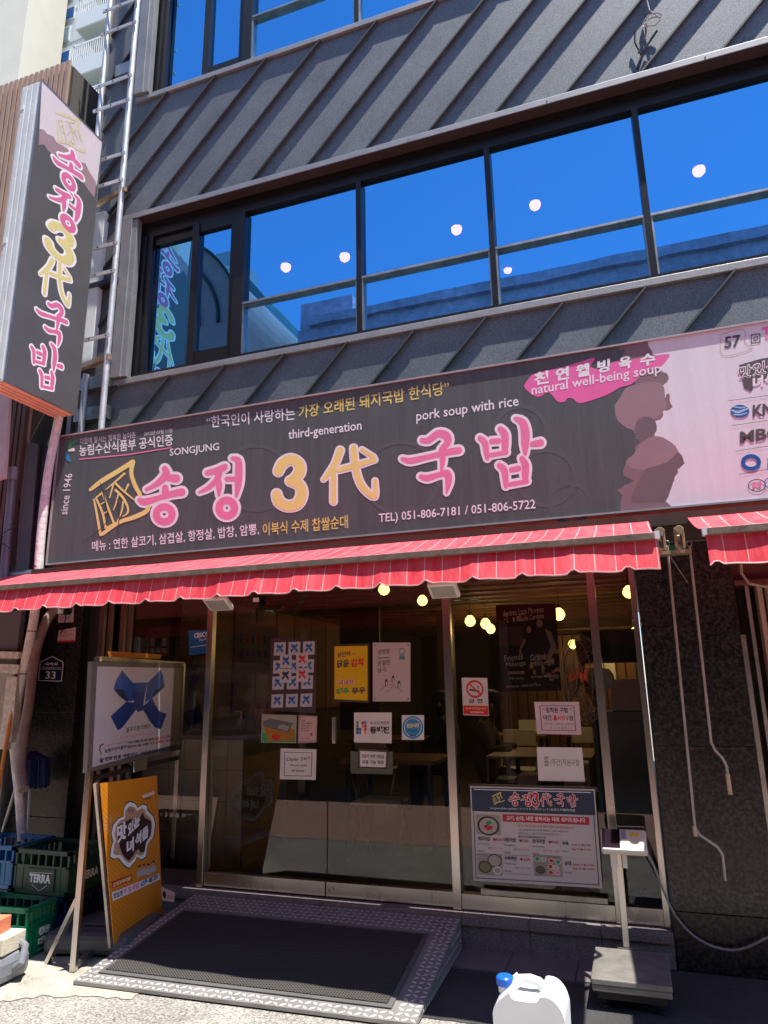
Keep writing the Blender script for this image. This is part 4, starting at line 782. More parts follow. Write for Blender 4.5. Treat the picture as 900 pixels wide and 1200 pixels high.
for r, (xa, xb, yc) in enumerate(ribrows):
    for c in range(3):
        cx = xa+7+c*(xb-xa+2)/2*1.07; 
        cx = {0: 0, 1: 1, 2: 2}[c]*17+xa+3; yy = yc-c*.5
        t, s = sheet_on('ribbon_sticker', ('topmost', 'second', 'third', 'lowest')[r]+' row, '+('left', 'middle', 'right')[c]+' square white sticker with a blue ribbon on the plum film', 'sticker', [(cx-6.5, yy-7), (cx+7, yy-7.5), (cx+6.5, yy+8), (cx-7, yy+8.3)], mat('pale sticker', (.50, .52, .58), .4, 0, .04), Y=-.0115, group='ribbon stickers on the plum film'); ribbon_x(s, 50, 46, 62, BLUE); s.done()
for i, (cx, cy, m) in enumerate(((335, 775, BLUE), (354, 773, RED), (334.5, 792, INKB), (354, 791, RED))):
    t, s = sheet_on('ribbon_sticker', ('overlapping sticker with a mid blue ribbon, upper left of the four', 'overlapping sticker with a red ribbon, upper one of the two red', 'overlapping sticker with a navy ribbon, lower left of the four', 'overlapping sticker with a red ribbon, lower one of the two red')[i], 'sticker', [(cx-6.7, cy-8), (cx+7, cy-8), (cx+7, cy+8), (cx-6.7, cy+8)], mat('pale sticker 2', (.56, .55, .60), .4, 0, .04), Y=-.0155, group='ribbon stickers on the plum film'); ribbon_x(s, 50, 46, 62, m); s.done()
t, s = sheet_on('food_photo_card', 'small photo card of a grey tray on an orange base, under the plum film', 'card', [(307, 837), (348, 838), (347, 871), (306, 870)], mat('card grey', (.36, .36, .30), .5))
s.quad(3, 66, 97, 97, GREEN); s.poly([(6, 45), (40, 30), (96, 52), (94, 92), (20, 92)], mat('card orange', (.42, .19, .02), .5)); s.poly([(4, 26), (25, 14), (90, 28), (78, 64), (5, 42)], mat('tray grey', (.13, .15, .16), .4)); s.poly([(50, 38), (62, 34), (80, 42), (74, 58), (46, 48)], mat('tray light', (.33, .34, .36), .4)); s.disc(42, 80, 12, 11, RED); s.done()
t, s = sheet_on('notice_card', 'small pink card with rounded corners right of the tray photo card', 'card', [(350, 838), (372, 839), (371, 870), (349, 871)], mat('card mauve', (.42, .30, .33), .6))
s.poly([(15, 5), (95, 5), (95, 85), (80, 93), (6, 93), (6, 18)], mat('card pink', (.62, .42, .40), .6))
for k, w_ in enumerate((20, 60, 45, 40, 42)): s.text(('THE', 'ALL MENU', 'PORK AND', 'REAL RICE', 'IN SOUP')[k], 16, 22+k*9, 16+w_, 22+k*9, 5, INKB, .02)
s.strokes([[(68, 66, 5), (76, 72, 5)], [(76, 64, 4), (68, 74, 4)]], mat('purple ink', (.2, .03, .25), .5)); s.text('NO TIP', 15, 86, 60, 86, 5, INKG); s.done()
t, s = sheet_on('opening_notice', 'white paper notice reading Open 24/7 on the left door', 'notice', [(329, 877), (371, 878), (370, 914), (328, 913)], PAPER, border=(11, INKG))
s.text('Open 24/7', 17, 44, 84, 40, 15, INKG, .02); s.text('We are open', 27, 60, 74, 58, 9, INKD, .02); s.text('24 hours', 32, 76, 68, 75, 9, INKD, .02); s.done()
t, s = sheet_on('kimchi_poster', 'yellow poster in a dark frame on the right hand door', 'poster', [(390, 755), (433, 754), (433, 824), (390, 822)], mat('brown frame', (.05, .03, .025), .5))
s.quad(5, 4, 95, 96, YBOARD); s.text('상언하 ~', 12, 24, 62, 20, 9, INKB, .03); s.text('닮은', 12, 42, 46, 40, 14, INKG, .05); s.text('김치', 50, 41, 84, 38, 14, RED, .05); s.text('국내산', 15, 72, 60, 70, 10, OUTL, .09); s.up(3); s.text('국내산', 16, 71.5, 59, 69.5, 9, RED, .04); s.text('배추', 11, 88, 45, 86, 11, GREEN, .06); s.text('무우', 52, 87, 90, 84, 11, INKG, .06); s.done()
t, s = sheet_on('penguin_poster', 'pale poster with three penguins on the right hand door', 'poster', [(437, 753), (481, 753), (481, 822), (437, 822)], mat('pale poster', (.55, .46, .48), .5, 0, .03))
s.text('냉방중', 13, 21, 46, 19, 9, INKG, .02); s.strokes([[(13, 27, 1.6), (45, 26, 1.6)]], INKG, nm='print'); s.text('문열면', 13, 40, 46, 38, 9, INKG, .02); s.text('남극', 13, 52, 36, 50, 9, INKG, .02)
s.ring(78, 15, 8, 5, 2, mat('teal', (.1, .25, .3), .5)); s.poly([(72, 22), (84, 22), (86, 29), (70, 29)], mat('teal', ()) if 0 else MATS['teal'])
for x, y, d in ((36, 68, .8), (54, 62, 1), (70, 71, -.8)):
    s.poly([(x-4, y+6), (x-3, y-3), (x+1, y-7), (x+4, y-2), (x+3, y+6)], INKD); s.poly([(x-1, y+5), (x-1, y-1), (x+2, y-1), (x+2, y+6)], PAPER)
s.strokes([[(20, 82, .8), (30, 76, .8), (45, 72, .8), (60, 74, .8), (80, 84, .8)], [(32, 85, .7), (50, 78, .7), (58, 70, .7)]], INKG, nm='print')
for x, y, a, c in ((4, 4, 5, 3), (96, 4, -5, 3), (4, 96, 5, -3), (96, 96, -5, -3)): s.poly([(x, y), (x+a, y), (x, y+c)], INKG)
s.done()
t, s = sheet_on('payment_sign', 'white sign with a coloured grid emblem under the penguin poster', 'sign', [(415, 835), (459, 835), (459, 871), (415, 870)], PAPER)
for i in range(4):
    for j in range(4): s.quad(6+i*7.2, 29+j*11, 12.4+i*7.2, 39+j*11, ((SKYB, GREEN, INKB, BLUE), (YELL, WINK, BLUE, SKYB), (RED, PINKL, YELL, WINK), (SKYB, RED, RED, PINKL))[i][j])
s.text('부산지역화폐', 43, 41, 94, 39, 11, INKG, .01); s.text('동백전', 43, 70, 94, 69, 24, INKD, .05); s.done()
t, s = sheet_on('round_badge_sticker', 'white square sticker with a round blue badge on the right hand door', 'sticker', [(471, 838), (497, 838), (497, 867), (471, 867)], PAPER)
s.disc(50, 50, 47, 46, SKYB); s.ring(50, 50, 38, 37, 2, WINK); s.text('안심식당', 22, 52, 78, 50, 18, YELL, .04); s.text('부산광역시', 28, 68, 72, 68, 10, INKB, .02); s.text('SAFE', 34, 88, 66, 88, 9, INKB, .03); s.done()
t, s = sheet_on('small_notice', 'small dark edged notice with two lines under the coloured grid sign', 'notice', [(420, 877), (455, 879), (454, 901), (420, 900)], mat('grey edge', (.06, .05, .05), .5))
s.quad(6, 12, 94, 92, PAPER); s.text('고유가 피해 지원금', 11, 48, 88, 47, 20, INKD, .03); s.text('사용 가능 매장', 13, 78, 88, 77, 20, INKD, .03); s.done()
t, s = sheet_on('no_smoking_sign', 'white and red no smoking notice right of the middle steel post', 'sign', [(541, 794), (571, 794.5), (573, 839), (543, 838)], mat('ns white', (.62, .58, .56), .5))
s.quad(2, 74, 98, 98, RED); s.ring(50, 30, 31, 21, 6, RED); s.strokes([[(30, 32, 5), (66, 36, 5)], [(58, 22, 2), (66, 24, 2), (62, 30, 2)]], INKD, nm='print'); s.strokes([[(28, 16, 5), (72, 44, 5)]], RED, nm='print'); s.text('금 연', 24, 68, 78, 67, 12, INKD, .03); s.text('금연구역입니다', 10, 84, 90, 84, 5, YELL, .01); s.text('보건복지부', 28, 94, 80, 94, 5, WINK, .01); s.done()
t, s = sheet_on('dance_poster', 'dark poster of a dancing couple with script lettering inside the side window', 'poster', [(581, 709), (651, 707), (658, 809), (584, 811)], mat('poster black', (.03, .014, .014), .35, 0, .4, 8), Y=.006)
FL = mat('poster flesh', (.62, .38, .29), .5); GOLD = mat('poster gold', (.80, .42, .16), .5, 0, .2, 30); PG = mat('poster grey', (.40, .26, .24), .5, 0, .2, 20)
s.quad(4, 26, 45, 48, mat('poster dim', (.10, .055, .05), .5, 0, .4, 20))
for k in range(26): x = random.uniform(55, 98); y = random.uniform(50, 95); s.disc(x, y, 2+random.random()*3, 1.5+random.random()*2, random.choice((GOLD, PG)) if k % 3 else mat('poster bronze', (.42, .19, .09), .5), 12)
for k in range(14): s.disc(random.uniform(8, 50), random.uniform(8, 22), 1.2+random.random()*1.6, 1+random.random(), random.choice((GOLD, FL)), 10)
s.poly([(42, 60), (45, 36), (54, 30), (62, 40), (64, 58), (60, 64), (46, 66)], INKD); s.disc(54, 30, 4, 4, FL); s.strokes([[(46, 42, 3), (38, 54, 2.5), (40, 58, 2)]], FL, nm='print'); s.poly([(64, 58), (62, 40), (66, 30), (78, 28), (88, 36), (86, 60)], mat('poster waist', (.02, .018, .02), .5)); s.poly([(80, 29), (90, 33), (97, 50), (86, 66), (80, 62), (88, 50)], mat('poster sleeve', (.46, .38, .34), .5)); s.disc(72, 23, 5, 4.6, FL)
s.text('Andres Laza Moreno', 12, 14, 80, 10, 7, WINK, 0); s.text('& Claudia Cordoba', 28, 21, 80, 17, 6, WINK, 0); s.text('Friends', 12, 66, 42, 64, 7, WINK, 0); s.text('Milonga', 14, 74, 46, 72, 7, WINK, 0); s.text('Grand', 54, 66, 78, 64, 7, WINK, 0); s.text('Milonga', 54, 74, 92, 72, 7, WINK, 0)
s.quad(16, 77, 44, 80.5, mat('poster bronze', ()) if 0 else MATS['poster bronze']); s.text('2024. 5. 30', 20, 80, 42, 80, 2.6, WINK, 0); s.text('DJ Lucia', 20, 87, 42, 87, 3, WINK, .01); s.text('DJ Felipe Martinez', 54, 86, 92, 85, 3, WINK, .01); s.text('Workshop  2024.5.28 ~ 5.31', 13, 96, 68, 95, 3, WINK, .01); s.done()
t, s = sheet_on('hiring_notice', 'pink bordered printed hiring notice above the handwritten sheet', 'notice', [(626, 822.5), (678.5, 822.5), (681.5, 861), (629.5, 860)], mat('pink print paper', (.64, .50, .56), .6), border=(11, INKG))
s.text('* 정직원 구함 *', 17, 35, 82, 34, 17, INKB, .03); s.text('야간', 17, 58, 37, 58, 17, INKD, .03); s.text('홀서빙', 40, 58, 66, 58, 17, RED, .03); s.text('1명', 70, 58, 84, 58, 16, INKD, .03); s.text('근무시간 : 오후9:30~오전9:30', 18, 72, 84, 72, 8, INKB, 0); s.text('상 호 1 2 절 대 1', 30, 84, 72, 84, 8, INKG, 0); s.done()
t, s = sheet_on('handwritten_notice', 'white sheet with handwriting taped above the menu sheet', 'notice', [(629, 875.5), (682, 876), (685.5, 916), (631, 915)], PAPER)
s.text('홀', 14, 56, 26, 56, 30, INKG, 0); s.text('(주간)직원구함', 29, 56, 92, 58, 22, INKG, 0); s.done()
# menu sheet
t, s = sheet_on('menu_sheet', 'large laminated menu with a navy heading leaning on the side window', 'menu', [(551, 921), (697, 925), (706, 1041), (555, 1032)], mat('laminated white', (.60, .57, .58), .35, 0, .03), Y=-.06)
s.quad(1, 1.5, 99, 27, INKB if 0 else mat('menu navy', (.012, .03, .075), .4)); s.quad(3, 3, 97, 3.8, WINK)
x = 31
for g, x0, x1 in (('seal', 18, 28), ('song', 32, 40), ('jeong', 42, 50), ('three', 50.8, 55.2), ('dae', 57.5, 65.5), ('guk', 68, 76), ('bap', 78, 86)):
    bb = bbox(G[g]); 
    def PP(a, c, bb=bb, x0=x0, x1=x1): return s.P(x0+(a-bb[0])/(bb[2]-bb[0])*(x1-x0), 6+(c-bb[1])/(bb[3]-bb[1])*13)
    qq = Surf(PP, s.n, t, lift=s.l+.0006)
    if g != 'seal': qq.strokes(G[g], WINK, 5); qq.up(2)
    qq.strokes(G[g], YELL if g == 'seal' else RED); qq.done()
s.l += .0016
s.text('Songjeong3dae gukbap | ソンジョン3代クッパ | 松亭三代猪肉汤饭', 16, 24.5, 84, 24, 3, WINK, 0)
MR = mat('menu red', (.50, .01, .03), .4); s.quad(26, 29, 94, 37, MR); s.text('고기, 순대, 내장 원하시는 대로 섞어드립니다', 29, 35.5, 91, 35, 5, WINK, .02)
s.text('* 손님 기호에 따라 주문 메뉴 배합이 조정가능합니다', 37, 42, 82, 42, 3, RED, 0)
for k in range(3): s.text(('You can order three pork items in each soup and more', '主文のメニューはミックスして注文が可能です', '顾客可以选择搭配各种肉类'), 39, 0, 0, 0, 0, INKG) if 0 else s.text(('You can order the pork items to each soup more', '注文するメニューはミックスもできますのでどうぞ', '顾客可以自由搭配各种内容')[k], 38, 46+k*3.5, (78, 70, 60)[k], 46+k*3.5, 2.5, INKD, 0)
def bowl(cx, cy, r, rim, fill, tops): s.disc(cx, cy, r, r*1.15, rim); s.disc(cx, cy, r*.82, r*.94, fill); [s.disc(cx+a*r, cy+c*r, r*.22, r*.24, m) for a, c, m in tops]
BGW = mat('food white', (.46, .42, .36), .5, 0, .15, 40); s.quad(4, 30, 24, 51, mat('photo bg', (.38, .34, .29), .5, 0, .1, 30)); bowl(14, 42, 9, INKD, BGW, ((0, -.3, GREEN), (-.2, .1, RED), (.2, .2, RED), (0, .3, RED), (.1, -.4, GREEN)))
s.quad(4, 72, 24, 93, MATS['photo bg']); bowl(18, 78, 6, INKG, BGW, ()); bowl(10, 85, 5.5, INKD, mat('soup green', (.22, .22, .10), .5), ()); bowl(20, 88, 3.5, WINK, BGW, ())
s.quad(49, 70, 71, 91, mat('photo bg2', (.33, .31, .27), .5)); bowl(54, 85, 3.6, INKD, INKG, ()); 
for x, y, m in ((52, 74, GREEN), (57, 74, BGW), (63, 75, RED), (68, 76, GREEN), (62, 81, RED), (66, 82, BGW), (62, 87, RED), (67, 87, PINKL)): bowl(x, y, 2.2, WINK, m, ())
for (x, y, nm, pr) in ((5, 58, '돼지국밥', '₩9,500'), (26, 58, '내장국밥', '₩9,500'), (49, 58, '순대국밥', '₩9,500'), (26, 77, '수육백반', '₩12,500')):
    s.text(nm, x, y, x+10, y, 4.5, INKD, .02); s.text(pr, x+12.5, y, x+20, y, 3.5, RED, .01)
    s.text({'돼지국밥': 'Pork soup bap', '내장국밥': 'Naejanggukbap', '순대국밥': 'Sundaegukbap', '수육백반': 'Suyukbaekban'}[nm], x, y+4.5, x+9, y+4.5, 2.2, INKG, 0); s.text('豚肉入りのスープご飯', x+8, y+8, x+20, y+8, 1.8, RED, 0); s.text('猪肉汤饭', x, y+12, x+5, y+12, 2, INKG, 0)
    s.strokes([[(x, y+13.5, .25), (x+20, y+13.5, .25)]], INKG, nm='print')
s.text('수육', 72, 59, 77, 59, 4.5, INKD, .02); s.text('(Small) 小 ₩ 27,000', 79, 59, 94, 59, 2.6, RED, .01); s.text('(Big) 大 ₩ 35,000', 79, 63.5, 94, 63.5, 2.6, RED, .01); s.text('Suyuk', 72, 66, 77, 66, 2, INKG, 0)
s.text('순대', 73, 79, 78, 79, 4.5, INKD, .02); s.text('(Small) 小 ₩ 11,000', 79, 79, 95, 79, 2.6, RED, .01); s.text('(Big) 大 ₩ 16,000', 79, 83, 95, 83, 2.6, RED, .01); s.text('Sundae', 73, 87, 78, 87, 2, INKG, 0)
for q_ in ([(2, 27.5), (2.6, 27.5), (2.6, 97), (2, 97)], [(97.4, 27.5), (98, 27.5), (98, 97), (97.4, 97)], [(2, 96.4), (98, 96.4), (98, 97), (2, 97)]): s.poly(q_, MATS['menu navy'])
s.done()
bk_ = MB(); bk_.prism([aty(x, y, -.055) for x, y in ((549, 919), (699, 923), (702, 928), (551, 924))], (0, .03, 0)); obj('backing_board', bk_, INKD, t)
bk_ = MB(); bk_.box((-1.05, -.058, .30), (-.28, -.03, .33)); obj('foot', bk_, STEELD, t)
# plates on the left granite pier
t, s = sheet_on('house_number_plate', 'navy house number plate reading 33 on the left granite pier', 'number plate', [(47, 776), (75, 776), (73, 799), (45, 798)], mat('plate navy', (.01, .015, .06), .35), Y=-.104, thick=.004)
gp = MB(); gp.prism([aty(x, y, -.104) for x, y in ((47, 776), (61, 768.5), (75, 776), (74, 778), (46, 778))], GN*.004); obj('gable', gp, MATS['plate navy'], t)
s.strokes([[(2, 0, 3), (50, -30, 3)], [(50, -30, 3), (98, 0, 3)], [(98, 0, 3), (98, 97, 3)], [(98, 97, 3), (2, 97, 3)], [(2, 97, 3), (2, 0, 3)]], WINK, nm='print'); s.text('33', 30, 87, 72, 87, 40, WINK, .01); s.text('새싹로', 22, 17, 78, 16, 14, WINK, .02); s.text('Saessak-ro', 12, 31, 88, 31, 8, WINK, 0); s.strokes([[(8, 36, 2), (92, 36, 2)]], WINK, nm='print'); s.done()
t, s = sheet_on('pier_notice', 'pale notice with a red foot below the small camera on the left pier', 'notice', [(69, 739), (89, 735), (88, 752), (67, 753)], PAPERP, Y=-.104)
s.quad(0, 86, 100, 100, RED); s.text('위험 주의', 25, 30, 85, 24, 15, RED, 0); s.text('접근금지', 20, 55, 85, 50, 12, INKG, 0); s.done()
t, s = sheet_on('pier_notice', 'crumpled pale notice behind the small black camera on the left pier', 'notice', [(69, 712), (87, 711), (86, 729), (68, 730)], PAPERP, Y=-.104); s.text('안내문', 20, 80, 80, 78, 20, INKG, 0); s.done()
p = aty(76, 716, -.2); b = MB(); b.lathe(p, [(.032, -.03), (.035, 0), (.03, .05)], 14, (0, 1, 0)); cm_ = thing('dome_camera', 'small black camera under the awning on the left pier', 'camera', p); obj('case', b, BLACKP, cm_); b = MB(); b.tube([p, aty(77, 724, -.15), aty(74, 738, -.12), aty(71, 743, -.11)], .004, 5); obj('cable', b, BLACKP, cm_)

# ================================================================== FREE STANDING THINGS ON THE LEFT
E0 = Vector((-3.28, -1.10, 0)); ED = Vector((-.2012, .9795, 0)).normalized(); EN = Vector((ED.y, -ED.x, 0))
ep = lambda x, y, o=0: atp(x, y, E0+EN*o, EN)
es = thing('display_stand', 'steel display stand with a blue ribbon award poster, left of the doors', 'sign stand', (-3.4, -.5, 0))
def efoot(P): return Vector((P.x, P.y, 0))
tl = E0+Vector((0, 0, 1.80)); 
fr_ = E0+ED*1.335
b = MB(); b.beam(E0, E0+Vector((0, 0, 1.81)), .035, .035, ED); obj('post', b, STEEL, es, bevel=.002)
b = MB(); b.beam(fr_, fr_+Vector((0, 0, 1.80)), .035, .035, ED); obj('post', b, STEEL, es, bevel=.002)
b = MB(); b.beam(E0+Vector((-.01, 0, .38)), (-3.53, -1.04, 0), .03, .03); obj('brace', b, STEEL, es)
b = MB(); b.beam(fr_+Vector((-.01, 0, .38)), fr_+Vector((-.3, .05, 0)), .03, .03); obj('brace', b, STEEL, es)
for z in (1.06, 1.80): b = MB(); b.beam(E0+Vector((0, 0, z)), fr_+Vector((0, 0, z)), .03, .03, EN); obj('cross_bar', b, STEELD if z > 1.5 else BLACKP, es)
b = MB(); b.beam(E0+Vector((0, 0, .03)), fr_+Vector((0, 0, .03)), .03, .03, EN); obj('cross_bar', b, STEELD, es)
t = es; n = EN
c = [ep(x, y, .02) for x, y in ((108, 775), (214, 777), (213, 878), (102, 906))]
b = MB(); b.prism(c, -n*.03); obj('poster_frame', b, mat('grey frame', (.20, .18, .17), .5, .4), es, bevel=.003)
c = [ep(x, y, .0205) for x, y in ((114, 781), (211, 783), (209, 871), (108, 899))]; b = MB(); b.prism(c, n*.003); obj('poster', b, mat('poster pale', (.62, .56, .60), .4, 0, .05, 3), es)
s = Surf(lambda x, y: ep(100+x/6.923, 760+y/6.923, .0205), n, es, lift=.0034, step=.00003)
RIB1 = mat('ribbon blue', (.008, .045, .24), .3, 0, .2, 10); RIB2 = mat('ribbon mid blue', (.016, .085, .38), .3, 0, .2, 10); RIB3 = mat('ribbon dark blue', (.004, .018, .10), .3, 0, .2, 10)
s.poly([(330, 430), (200, 550), (260, 665), (300, 640), (415, 485), (400, 440)], RIB1); s.poly([(450, 480), (540, 400), (560, 450), (600, 510), (658, 530), (610, 655), (560, 640), (520, 590), (480, 520)], RIB1)
s.poly([(295, 175), (250, 250), (225, 325), (270, 380), (330, 430), (400, 420), (390, 285), (340, 230)], RIB2); s.poly([(608, 170), (560, 220), (500, 280), (480, 440), (540, 400), (600, 350), (640, 310), (630, 230)], RIB2)
s.poly([(395, 395), (475, 395), (462, 500), (425, 515), (385, 470)], RIB1)
s.poly([(225, 330), (300, 330), (345, 415), (320, 425), (270, 385)], RIB3); s.poly([(640, 300), (560, 340), (540, 398), (600, 350)], RIB3); s.poly([(385, 280), (440, 275), (500, 275), (475, 400), (440, 500), (400, 460), (380, 380)], RIB1); s.poly([(385, 285), (440, 278), (495, 280), (480, 350), (385, 345)], RIB2)
s.text('블루리본서베이', 325, 685, 520, 650, 45, INKG, .01); s.text('BLUE RIBBON SURVEY', 280, 735, 550, 693, 22, PINKL, 0)
s.text('전국의 맛집을 직접 찾아 엄선한', 338, 778, 550, 745, 24, INKD, .03); s.text('미식가의 선택', 555, 748, 680, 722, 24, RED, .03); s.text('대한민국 대표 서베이', 335, 812, 510, 784, 24, INKD, .03); s.text('가장 신뢰받는 평가서', 516, 783, 706, 752, 24, RED, .03)
s.strokes([[(145, 775, 9), (118, 790, 12), (112, 830, 8)], [(118, 835, 9), (126, 855, 8)]], INKG); s.text('농림수산식품부', 152, 850, 330, 812, 36, INKD, .02); s.text('다함께 잘사는 행복한 농어촌', 160, 796, 330, 762, 12, RED, 0); s.text('☎', 108, 930, 145, 922, 38, INKB, .03); s.text('전화번호 개점년도: 1962년 (051-806-7181)', 152, 922, 712, 825, 40, INKB, .04); s.done()
b = MB(); b.prism([ep(x, y, .03) for x, y in ((156, 892), (171, 889), (171, 901), (156, 905))], n*.01); obj('clip_plate', b, STEELD, es)
# orange leaning board top, seen above the stand
b = MB(); b.prism([ep(x, y, -.09) for x, y in ((129, 763), (190, 767), (188, 772), (131, 770))], -n*.02); tag(obj('orange_board', b, ORANGE), 'top edge of an orange board standing behind the ribbon award poster', 'board')
# banner stand
bn = thing('banner_stand', 'orange programme banner on a dark weighted base under the ribbon poster', 'banner', (-3.2, -.5, 0))
B0 = atz(133.5, 1106, .10); bp_ = lambda x, y, o=0: atp(x, y, B0+EN*o, EN)
c = [bp_(*q) for q in ((117.5, 918), (184, 909), (190.5, 1070), (133.5, 1106))]; b = MB(); b.prism(c, -EN*.004); 
OB = bpy.data.materials.new('orange striped vinyl'); OB.use_nodes = True; _t = OB.node_tree; _p = _t.nodes['Principled BSDF']; _p.inputs['Roughness'].default_value = .4
_tn = _t.nodes.new('ShaderNodeTexCoord'); _w = _t.nodes.new('ShaderNodeTexWave'); _w.inputs['Scale'].default_value = 14; _mp = _t.nodes.new('ShaderNodeMapping'); _mp.inputs['Rotation'].default_value = (R(35), 0, 0); _w.bands_direction = 'Z'
_cr = _t.nodes.new('ShaderNodeValToRGB'); _cr.color_ramp.elements[0].color = (.66, .21, .012, 1); _cr.color_ramp.elements[1].color = (.78, .28, .018, 1)
_t.links.new(_tn.outputs['Object'], _mp.inputs[0]); _t.links.new(_mp.outputs[0], _w.inputs[0]); _t.links.new(_w.outputs[0], _cr.inputs[0]); _t.links.new(_cr.outputs[0], _p.inputs[0])
obj('banner', b, OB, bn)
tlb, trb, brb, blb = c; s = Surf(lambda x, y: bp_(110+x/7.055, 910+y/7.055), EN, bn, lift=.0004, step=.00003)
for k in range(14): a = k*.449; s.poly([(150, 400), (150+math.cos(a)*70-math.sin(a)*3, 400+math.sin(a)*90), (150+math.cos(a)*70+math.sin(a)*3, 400+math.sin(a)*90+4)], mat('glow ink', (.85, .55, .35), .5))
def blob(g): return [(300, 210), (340, 225), (360, 260), (400, 232), (435, 240), (440, 280), (490, 330), (505, 400), (490, 500), (445, 560), (430, 660), (395, 685), (355, 665), (340, 700), (290, 755), (250, 730), (200, 670), (165, 680), (135, 660), (145, 580), (160, 540), (145, 470), (160, 400), (200, 350), (245, 330), (250, 260), (270, 225)]
cx, cy = 325, 470
for f_, m in ((1.04, INKD), (1.0, WINK), (.87, mat('tan ink', (.55, .32, .22), .5)), ): s.poly([(cx+(x-cx)*f_, cy+(y-cy)*f_) for x, y in blob(0)], m)
s.poly([(200, 400), (300, 350), (370, 350), (405, 295), (420, 340), (475, 370), (470, 480), (430, 540), (420, 620), (385, 630), (370, 600), (340, 620), (320, 660), (285, 700), (240, 650), (215, 590), (200, 520)], mat('maroon ink', (.03, .01, .02), .5))
s.text('맛', 190, 560, 270, 510, 150, OUTL, .05); s.text('있는', 280, 500, 380, 400, 105, OUTL, .05); s.text('녀', 270, 650, 330, 610, 120, OUTL, .05); s.text('석들', 340, 590, 450, 500, 110, OUTL, .05); s.strokes([[(285, 270, 8), (292, 300, 6)], [(305, 262, 8), (305, 292, 6)], [(322, 272, 7), (315, 300, 5)]], INKD, nm='print')
s.poly([(400, 155), (495, 120), (500, 145), (405, 178)], OUTL); s.text('comedy TV', 408, 172, 490, 142, 16, MR, .03); s.text('THE BEST', 402, 198, 480, 180, 12, INKD, .03)
for x, m in ((375, 750), (413, 740), (450, 735), (492, 710)): s.poly([(x-24, m+80), (x-18, m+30), (x+18, m+25), (x+24, m+70)], mat('pale figure', (.5, .5, .6), .5)); s.disc(x, m+8, 11, 22, FL); s.disc(x, m-8, 10, 10, INKD)
s.poly([(145, 870), (310, 808), (313, 860), (150, 925)], MR); s.text('송정3대국밥', 155, 915, 305, 855, 36, YELL, .05); s.poly([(148, 960), (540, 800), (545, 850), (155, 1030)], OUTL); s.text('멋있게', 160, 1015, 235, 985, 50, INKG, .05); s.text('따로국밥', 245, 980, 375, 920, 52, PINKL, .05); s.text('6인분', 385, 915, 440, 885, 48, BLUE, .05); s.text('최고!', 450, 885, 530, 845, 45, INKD, .05); s.done()
b = MB(); b.beam(blb-Vector((0, 0, .02))-EN*.02, tlb-EN*.03, .02, .02); b.beam(brb-EN*.02, trb-EN*.03, .018, .018); obj('back_pole', b, STEELD, bn)
p0 = atz(147, 1080, .16); b = MB(); b.tube([p0, atp(152, 950, p0, Vector((0, -1, 0)))], .012, 8); obj('pole', b, GALV, bn)
bc = Vector((-3.40, -.68, 0)); b = MB(); b.box(bc+Vector((-.30, -.25, .01)), bc+Vector((.26, .24, .13)), Matrix.Rotation(R(12), 3, 'Z')); obj('weighted_base', b, GREYP, bn, bevel=.035)
b = MB(); b.box(bc+Vector((-.12, -.1, .131)), bc+Vector((.1, .1, .15)), Matrix.Rotation(R(12), 3, 'Z')); obj('base_socket', b, GREYP, bn, bevel=.008)
# small white plate beside the ramp
t, s = sheet_on('floor_sign', 'small pale sign with a black emblem on the step behind the banner', 'sign', [(189, 1039), (205, 1046), (204, 1057), (190, 1055)], PAPERP, plane=lambda x, y: aty(x, y, -.45)); s.disc(22, 52, 14, 28, INKD); s.text('CASS', 48, 70, 90, 70, 26, INKG, .02); s.done()

